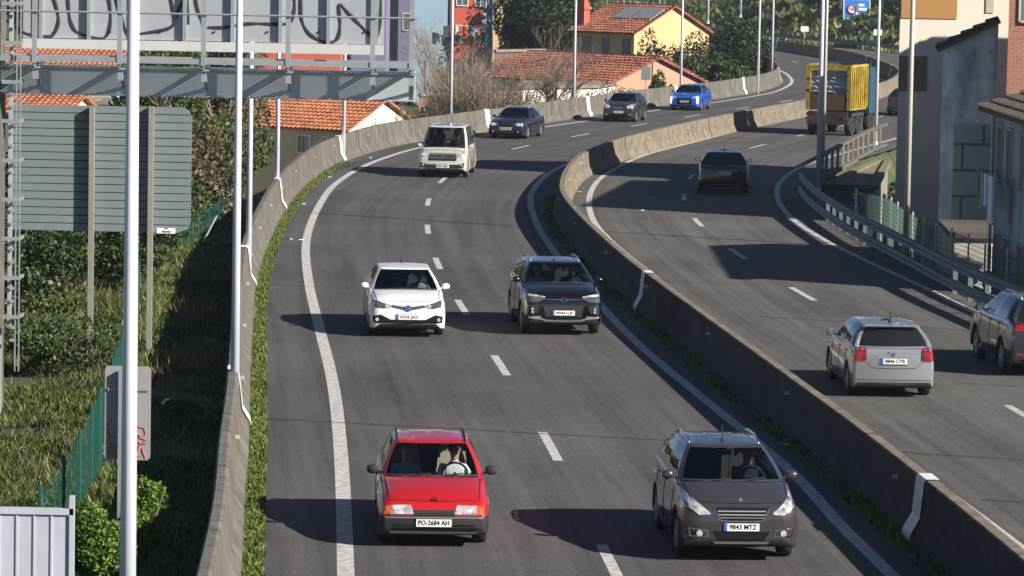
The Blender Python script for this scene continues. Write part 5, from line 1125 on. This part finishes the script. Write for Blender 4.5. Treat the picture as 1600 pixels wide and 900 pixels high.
# the sign it carries, seen from behind
sx0,sx1=gp(36,60,70.6).x,gp(600,60,70.6).x; sz0=gp(300,80,70.6).z; sz1=sz0+2.4
t=thing('gantry_sign','back of a wide pale motorway sign on the gantry, sprayed with black graffiti loops','sign',(sx0,70.6,sz0))
mb=MB(); mb.box(sx0,sx1,70.6,70.66,sz0+.20,sz1); wpart(mb,'panel','sign_grey',t)
mb=MB(); mb.box(sx0,sx1,70.50,70.66,sz0,sz0+.185); wpart(mb,'bottom_flange','sign_flange',t)
for k in range(8):
    x=sx0+.35+k*(sx1-sx0-.5)/7; mb=MB(); mb.box(x-.035,x+.035,70.50,70.6,sz0+.185,sz1); wpart(mb,'stiffener','galv',t)
mb=MB()
for px in (5,85,172,250,335,418,498,570): p=gp(px,50,70.59); mb.tube([(p.x,70.57,p.z),(p.x,70.6,p.z)],.02,8)
wpart(mb,'bolt','black',t)
strokes=[[(26,-30),(26,10),(28,38),(38,52),(75,58),(87,46),(90,25),(82,-5),(76,-30)],[(104,-30),(106,10),(110,36),(122,52),(155,61),(168,52),(172,25),(168,-10)],[(176,-20),(188,25),(200,55),(218,53),(266,43),(270,20),(262,-20)],[(270,34),(280,12),(292,-12)],[(291,-10),(293,38)],[(302,-20),(308,15),(318,40)],[(324,43),(350,43),(380,38),(404,37),(440,38),(455,32),(460,5),(454,-20)],[(470,-20),(470,25),(480,50),(500,64),(515,67),(527,60),(531,40),(530,8),(545,22),(565,42),(585,62)],[(588,62),(594,30),(595,-20)]]
mb=MB()
for st_ in strokes:
    pts=[gp(x,y,70.49) for x,y in st_]; c=[]
    for i in range(len(pts)-1):
        a_,b_=pts[i],pts[i+1]; pa=pts[max(i-1,0)]; pb=pts[min(i+2,len(pts)-1)]
        for k in range(6): u=k/6; c.append(.5*((2*a_)+(b_-pa)*u+(2*pa-5*a_+4*b_-pb)*u*u+(3*a_-pa-3*b_+pb)*u**3))
    c.append(pts[-1]); c=[Vector((p.x,70.585,p.z)) for p in c]
    mb.tube(c,[.022+.018*abs(math.sin(k*.35)) for k in range(len(c))],6)
# flatten the paint onto the panel
mb.v=[(x,70.592+(y-70.585)*.25,z) for x,y,z in mb.v]; wpart(mb,'graffiti','spray_black',t)
# ------------------------------------------------------------ big slatted sign seen from behind
Y=79.0; a=D(14,363,Y); b=D(300,165,Y); x0,x1=a.x,b.x; z0=D(300,364,Y).z; z1=D(300,167,Y).z
t=thing('slatted_sign','back of a large grey slatted road sign with rounded corner on two posts','sign',(x0,Y,z0))
mb=MB(); n=16; h=(z1-z0)/n; rr=.26
for k in range(n):
    za=z0+k*h; zc_=za+h-.018
    for (u0,u1,) in ((za,zc_),):
        xe=x1
        pts=[(x0,Y,u0)]
        def edge(z): 
            dz=min(z-z0,z1-z); return x1-(rr-math.sqrt(max(0,rr*rr-(rr-dz)**2)) if dz<rr else 0)
        P_=[(x0,Y,u0),(edge(u0),Y,u0),(edge((u0+u1)/2),Y,(u0+u1)/2),(edge(u1),Y,u1),(x0,Y,u1)]
        mb.poly(P_); mb.poly([(p[0],Y+.05,p[2]) for p in P_]); 
        for i in range(len(P_)): q=P_[i];r_=P_[(i+1)%len(P_)]; mb.poly([q,r_,(r_[0],Y+.05,r_[2]),(q[0],Y+.05,q[2])])
wpart(mb,'panel','sign_back',t)
mb=MB(); mb.box(x0,x1-.1,Y+.02,Y+.045,z0+.05,z1-.05); wpart(mb,'panel_gap','black',t)
for px,py in ((140,552),(232.5,525)):
    p=D(px,py,Y-.2); mb=MB(); zt=D(px,166,Y).z; mb.box(p.x-.054,p.x+.054,Y-.20,Y-.03,p.z-.6,zt); wpart(mb,'post','post_grey',t)
mb=MB(); q=D(245,356,Y);q2=D(274,365,Y); mb.box(q.x,q2.x,Y-.012,Y-.002,q2.z,q.z); st_=wpart(mb,'sticker','white',t)
tx=text_mesh('AN',.05,'characters','black',t); tx.rotation_euler=(math.pi/2,0,0); tx.location=((q.x+q2.x)/2-x0,-.014,q.z-.02-z0+.01)
tx=text_mesh('VIREVER',.055,'characters','black',t); tx.rotation_euler=(math.pi/2,0,0); tx.location=((q.x+q2.x)/2-x0,-.014,q2.z+.035-z0)
# small grey sign back with red spray
Y=54.0; a=D(163,718,Y); b=D(236,573,Y); t=thing('small_sign','back of a small pale grey sign with red spray scrawl behind the nearest lamp post','sign',((a.x+b.x)/2,Y,a.z))
w_=(b.x-a.x)/2; h=b.z-a.z; r_=.06; mb=MB(); P_=[]
for (cx_,cz_,a0) in ((w_-r_,r_,-90),(w_-r_,h-r_,0),(-w_+r_,h-r_,90),(-w_+r_,r_,180)):
    for k in range(5): an=R(a0+k*22.5); P_.append((cx_+r_*math.cos(an),0,cz_+r_*math.sin(an)))
mb.poly(P_); mb.poly([(x,.03,z) for x,_,z in P_])
for i in range(len(P_)): q=P_[i];s_=P_[(i+1)%len(P_)]; mb.poly([q,s_,(s_[0],.03,s_[2]),(q[0],.03,q[2])])
mb.build('panel','small_sign',t); mb=MB(); mb.box(-w_+.04,w_-.03,-.025,-.003,h*.74,h*.77); mb.build('clamp_bar','galv',t); mb=MB(); mb.box(-.13,-.05,-.11,-.03,-1.6,h-.05); mb.build('post','galv',t)
mb=MB()
def scr(pts,r=.010):
    mb.tube([(x,-.005,z*h) for x,z in pts],r,5)
for st_ in ([(.16,.36),(.25,.34),(.27,.28),(.20,.25),(.13,.29),(.16,.36)],[(.17,.24),(.27,.22),(.22,.17),(.15,.20)],[(.12,.14),(.16,.03),(.24,.06),(.22,.13),(.27,.02)],[(.11,.16),(.28,.18)],[(.10,.10),(.15,.08),(.17,.15)],[(-.24,.44),(-.30,.34),(-.26,.24),(-.20,.24)],[(-.30,.22),(-.22,.16),(-.28,.08),(-.20,.04)],[(-.31,.13),(-.16,.13)],[(-.28,.05),(-.2,.10),(-.15,.02)]): scr(st_)
mb.build('graffiti','spray_red',t)
# white sheet fence in the corner
Y=45.0; a=D(-8,795,Y); b=D(115,812,Y); t=thing('metal_hoarding','white ribbed metal hoarding in the lower left corner','hoarding',(a.x,Y,0))
mb=MB(); x=a.x-.8
k=0
while x<b.x-.01:
    w_=min(.215,b.x-x); mb.box(x+.004,x+w_-.004,Y,Y+.03,-1.5,1.52-.012*k*0); mb.box(x-.012,x+.012,Y-.015,Y+.01,-1.5,1.52); x+=w_; k+=1
wpart(mb,'sheet','sheet_white',t) if 'sheet_white' in M else None
M['sheet_white']=mat('sheet_white',(.46,.48,.54),.55,.1,var=.14,scale=2.5,stretch=(1,1,.3),detail=9)
mb2=MB(); mb2.v=list(mb.v); mb2.f=mb.f; mb2.m=mb.m; wpart(mb2,'sheet','sheet_white',t)
mb=MB(); mb.box(a.x-.8,b.x,Y-.03,Y+.05,1.50,1.58); wpart(mb,'top_rail','sheet_white',t); mb=MB(); mb.box(b.x-.05,b.x+.01,Y-.03,Y+.05,-1.5,1.74); wpart(mb,'end_post','sheet_white',t)
# far signs
Y=400; a=D(1317,38,Y); b=D(1360,-1,Y); t=thing('speed_camera_sign','blue radar warning sign with a red ringed circle on three posts, far above the road','sign',((a.x+b.x)/2,Y,a.z))
w_=(b.x-a.x)/2; h=b.z-a.z; M['sign_blue']=mat('sign_blue',(.02,.20,.68),.5)
mb=MB(); mb.box(-w_,w_,-.03,.06,0,h); mb.build('panel','sign_blue',t); mb=MB()
for x0,x1,z0_,z1_ in ((-w_,w_,h-.1,h),(-w_,w_,0,.1),(-w_,w_,h*.22,h*.26),(-w_,-w_+.1,0,h),(w_-.1,w_,0,h),(.15,.85,h*.72,h*.82),(.2,1.1,h*.55,h*.66),(-.1,.7,h*.38,h*.48)): mb.box(x0,x1,-.05,-.031,z0_,z1_)
mb.tube([(-.5,-.08,h*.6),(-.5,-.031,h*.6)],.50,16); mb.build('sign_marks','white',t)
mb=MB(); mb.tube([(-.5+.46*math.cos(k*.3927),-.085,h*.6+.46*math.sin(k*.3927)) for k in range(17)],.08,5); mb.build('red_ring','spray_red',t)
tx=text_mesh('100',.5,'characters','black',t); tx.rotation_euler=(math.pi/2,0,0); tx.location=(-.5,-.09,h*.6)
mb=MB(); 
for x in (-w_*.95,-.6,w_*.55): mb.box(x-.06,x+.06,0,.1,-2.5,0)
mb.build('post','white',t)
for (px,py,Y,nm_) in ((1257,63,380,'small white sign on a post beside the far guardrail, left of the blue sign'),(1371,70,350,'small white sign on a post, right of and below the blue sign')):
    g=D(px,py,Y); t=thing('road_sign',nm_,'sign',(g.x,Y,g.z-.3)); mb=MB(); mb.box(-.4,.4,-.03,.03,1.2,1.75); mb.build('panel','white',t); mb=MB(); mb.box(-.05,.05,-.01,.08,-.5,1.3); mb.build('post','pole_tan',t)
g=D(1009,125,232); t=thing('road_sign','grey back of a square sign in front of the tan gable','sign',(g.x,232,g.z)); mb=MB(); mb.box(-.30,.30,-.03,.03,0,.85); mb.build('panel','sign_back',t); mb=MB(); mb.box(-.04,.04,.03,.1,-2.5,.6); mb.build('post','pole_tan',t)
# outer guardrail of the far loop
oc=[p for p in offset(RH,1.3) if p.y>225 and p.x>-60]
t=thing('guardrail','dark far guardrail round the outer side of the loop below the blue sign','guardrail',(oc[0].x,oc[0].y,0)); mb=MB(); sweep(mb,oc,[(.0,.42),(.06,.5),(.0,.6),(.06,.7),(0,.82)]); wpart(mb,'rail','rail',t)
ao=arclen(oc); s=0
while s<ao[-1]: p=sub(oc,ao,s,s+.05)[0]; mb=MB(); mb.box(p.x,p.x+.12,p.y-.05,p.y+.05,-.3,.8); wpart(mb,'post','rail',t); s+=4.5
tag(blades('verge_strip',along(oc,230,520,.3,3.0,9000,z=.0),.45,.3,'weed'),kind='stuff',label='tufts of grass behind the far guardrail')
tag(blades('right_verge_grass',along(gr,82,150,.25,1.0,9000,z=-.1)+along(gr,82,150,-.55,-.25,5000,z=0),.10,.06,'weed'),kind='stuff',label='yellow green grass along the foot of the right guardrail')
# ------------------------------------------------------------ trees and bushes
def sh(px,py,Y,rx,rz,m,n,ls,label,seed,name='bush',clump=12,ry=None,group=None,lift=None):
    g=D(px,py,Y); zb2=TZ(g.x,Y) if lift is None else g.z
    return shrub(name,label,'bush',g.x,Y,rx,ry or rx,rz,m,n,ls,z=zb2,seed=seed,clump=clump,group=group)
sh(95,500,92,3.4,2.3,'leaf_ivy',15000,.15,'big ivy covered bush under the slatted sign, at the far left',1,ry=2.2,name='ivy_bush')
sh(185,470,97,1.9,2.0,'leaf_ivy',9000,.14,'ivy bush between the two posts of the slatted sign',2,name='ivy_bush')
sh(20,560,84,2.2,1.8,'leaf_ivy',7000,.14,'dark ivy bush behind the ladder of the gantry',3,name='ivy_bush')
sh(250,420,112,1.6,1.1,'leaf_ivy',4200,.15,'low ivy bush behind the green fence',4,name='ivy_bush')
sh(60,610,76,1.7,.7,'leaf_mid',9000,.09,'light green bramble on the bank beside the gantry foot',5,name='bramble',ry=1.0)
sh(1392,270,150.5,.75,1.6,'leaf_dark',3500,.14,'dark ivy bush between the graffiti abutment and the beige block',14,name='ivy_bush',ry=1.2)
sh(155,840,48.5,.62,.70,'leaf_bright',8000,.07,'bright green bush beside the white hoarding, left of the nearest lamp post',6)
sh(225,800,51.5,.42,.75,'leaf_bright',4500,.07,'bright bush right of the nearest lamp post, below the small sign',7)
sh(275,620,66,.45,.35,'leaf_mid',700,.08,'small sprig of leaves in the shadow of the barrier',8,name='weed_clump',clump=5)
for i,(px,py,Y,h,l) in enumerate(((255,260,128,6.2,'scrubby olive brown thicket tree right of the slatted sign'),(335,260,132,6.5,'dense brown scrub tree left of the lamp post pair'),(300,190,150,8.5,'tall scrub tree behind the gantry beam'),(338,300,124,2.8,'low brown scrub beside the end of the green fence'),(262,330,116,3.0,'brown thicket below the slatted sign corner'))):
    g=D(px,py,Y); tree('scrub_tree',l,'tree',g.x,Y,h+1.5,1.9+.1*i,m='scrub' if i%3 else 'leaf_mid',n=8500,ls=.17,seed=20+i,clump=16,low=.02,group='scrub trees beyond the bank')
    bare_tree('bare_tree','leafless twiggy tree growing in '+['the olive thicket','the dense brown scrub','the tall scrub behind the beam','the low scrub by the fence end','the thicket below the sign corner','the scrub against the barrier'][i],'tree',g.x+.4,Y-1.5,h+1,seed=40+i,depth=5,group='leafless trees on the left')
for i,(px,Y,h,l) in enumerate(((240,200,11,'tall dark tree at the left behind the gantry signs'),(300,190,10.5,'dark tree behind the catwalk brackets'),(345,205,11,'dark tree beside the bright red house wall'),(120,270,12,'dark tree behind the orange tiled roof'),(440,235,7.2,'round green tree in front of the bright red wall'),(505,236,7.4,'second green tree in front of the bright red wall'))):
    g=D(px,100,Y); tree('tree',l,'tree',g.x,Y,h,2.6 if i<4 else 1.3,m='leaf_ivy' if i!=4 else 'leaf_dark',n=9000,ls=.25,seed=60+i,clump=18,group='trees behind the gantry',low=.15)
for i,(px,Y,h,rad,l) in enumerate(((825,300,12,2.6,'dark evergreen at the top, left of the red chimney'),(858,296,13,2.8,'tall dark evergreen beside the red chimney'),(800,310,12,2.2,'dark evergreen next to the ochre block'),(888,304,11,2.2,'dark evergreen close behind the red chimney'))):
    g=D(px,60,Y); tree('evergreen_tree',l,'tree',g.x,Y,h,rad,m='leaf_dark',n=9000,ls=.30,seed=80+i,clump=18,group='dark evergreens by the chimney',low=.1)
ORD=['first','second','third','fourth','fifth','sixth','seventh','eighth','ninth','tenth','eleventh','twelfth','thirteenth','fourteenth','fifteenth','sixteenth','seventeenth','eighteenth','nineteenth','twentieth','twenty-first','twenty-second','twenty-third','twenty-fourth','twenty-fifth','twenty-sixth','twenty-seventh','twenty-eighth']
for i,(px,Y,yt,rad,l) in enumerate(((1105,262,45,2.4,'big dark round bush right of the yellow house'),(1150,268,30,3.0,'big dark bush before the far bend'),(1178,285,55,2.0,'dark bush at the tip of the bend'),(1020,258,60,1.6,'dark bush under the yellow gable'),(988,255,70,1.1,'small dark bush under the windows of the yellow house'),(1056,258,76,1.5,'dark bush right of the long red roof'),(1140,246,88,2.2,'mid green bush behind the barrier after the long roof'),(1168,250,108,1.3,'yellow green bush behind the barrier before the bend'),(1030,231,108,1.0,'green bush against the tan gable'),(1085,255,85,1.6,'dark bush between the tan gable and the far bend'))):
    g=D(px,90,Y); tz=TZ(g.x,Y); tree('round_bush',l,'bush',g.x,Y,D(px,yt,Y).z-tz,rad,m='leaf_mid' if i in (6,7,8) else 'leaf_dark',n=9000,ls=.22,seed=100+i,clump=22,group='round bushes by the bend',low=.05)
rr_=random.Random(5); bl_=[]
for i in range(20): bl_.append((662+i*12+rr_.uniform(-4,4),rr_.choice([205,212,222,240,262]),rr_.uniform(25,110) if i<15 else rr_.uniform(60,120)))
for i,(px,Y,yt) in enumerate(bl_):
    g=D(px,140,Y); tz=TZ(g.x,Y); bare_tree('bare_tree',ORD[i]+' from the left of the leafless trees below the apartment block','tree',g.x,Y,(D(px,yt,Y).z-tz)*1.0,seed=130+i,depth=7,group='leafless trees below the apartment block',r0=.13,spread=.5)
for i,(px,Y,yt,l) in enumerate(((668,192,172,'brown hedge behind the van'),(690,215,150,'tall brown hedge above the van'),(735,205,140,'brown hedge between the van and the dark blue saloon'),(760,225,118,'reddish brown hedge in front of the orange plastered wall'),(800,212,140,'reddish brown hedge behind the dark blue saloon'),(850,215,138,'brown hedge left of the lamp post by the saloon'),(910,218,142,'brown hedge right of the lamp post by the saloon'),(960,224,122,'brown hedge in front of the tan gable'))):
    g=D(px,160,Y); tz=TZ(g.x,Y); hh=(D(px,yt,Y).z-tz)/2; shrub('hedge',l,'hedge',g.x,Y,1.9,1.2,hh*1.05,'scrub',7500,.14,z=tz,seed=150+i,clump=22,group='brown hedges behind the barrier')
# far wooded hill: countable front trees and the mass behind
rr_=random.Random(9); protos=[]
for k in range(4):
    mb=MB(); leaf_cloud(mb,(0,0,3.4),(2.6,2.6,3.0),2600,.42,clump=14,seed=200+k); cm=mb.build('crown',['leaf_dark','leaf_dark','leaf_ivy','leaf_dark'][k]); tm=MB(); tm.tube([(0,0,-.5),(.1,0,2.2),(0,0,4.2)],[.2,.15,.06],7); to=tm.build('trunk','bark'); protos.append((cm.data,to.data)); bpy.data.objects.remove(cm); bpy.data.objects.remove(to)
places=[]
rc=offset(RH,1.5); nrc=normals(rc)
for i in range(420):
    j=rr_.randrange(len(rc)-1); p=rc[j]
    if not (325<p.y<470): continue
    q=p+nrc[j]*rr_.uniform(7,34); 
    if q.x/q.y*5734+800<1185 or (1290<q.x/q.y*5734+800<1385 and q.y<404): continue
    places.append((q.x,q.y,'far hillside right of the bend'))
    if len(places)>=26: break
for i in range(12): Y=rr_.uniform(500,580); places.append(((rr_.uniform(905,1180)-800)/5734*Y,Y,'rise beyond the yellow house'))
for i in range(14): Y=rr_.uniform(340,420); places.append(((rr_.uniform(-20,640)-800)/5734*Y,Y,'far left slope'))
for sd__ in ('far hillside right of the bend','rise beyond the yellow house','far left slope'):
    L_=sorted([p for p in places if p[2]==sd__],key=lambda p:p[0]/p[1])
    for i,(x,Y,_) in enumerate(L_):
        t=thing('hill_tree',ORD[i]+' tree from the left in the wood on the '+sd__,'tree',(x,Y,TZ(x,Y)-.3),rr_.uniform(0,6),'trees in the wood on the '+sd__); s_=rr_.uniform(.75,1.3); t.scale=(s_,s_,s_*rr_.uniform(.8,1.1))
        c_,u_=protos[i%4]; link(bpy.data.objects.new('crown',c_),t); link(bpy.data.objects.new('trunk',u_),t)
# rough growth on the far slope
pp=[]
for _ in range(26000):
    j=rr_.randrange(len(rc)-1); p=rc[j]
    if not (300<p.y<520): continue
    q=p+nrc[j]*rr_.uniform(2.5,45)**1.0; pp.append((q.x,q.y))
pa=np.array(pp); pz=terrain_z(pa[:,0],pa[:,1]); tag(blades('hillside_grass',[(pa[i,0],pa[i,1],pz[i]-.05) for i in range(len(pa))],.7,.55,'grass',tilt=.9),kind='stuff',label='rough grass and bracken on the far hillside above the bend')

# ------------------------------------------------------------ thin winter haze over the valley
mb=MB(); mb.box(-450,450,-30,1150,-12,70); hz=mb.build('haze','white'); hz.data.materials.clear()
hm=bpy.data.materials.new('haze'); hm.use_nodes=True; nt=hm.node_tree; nt.nodes.remove(nt.nodes['Principled BSDF']); pv=nt.nodes.new('ShaderNodeVolumePrincipled'); pv.inputs['Density'].default_value=.00014; pv.inputs['Color'].default_value=(.82,.90,1,1); pv.inputs['Anisotropy'].default_value=.2
nt.links.new(pv.outputs[0],nt.nodes['Material Output'].inputs['Volume']); hz.data.materials.append(hm); tag(hz,kind='stuff',label='thin blue haze in the valley air')
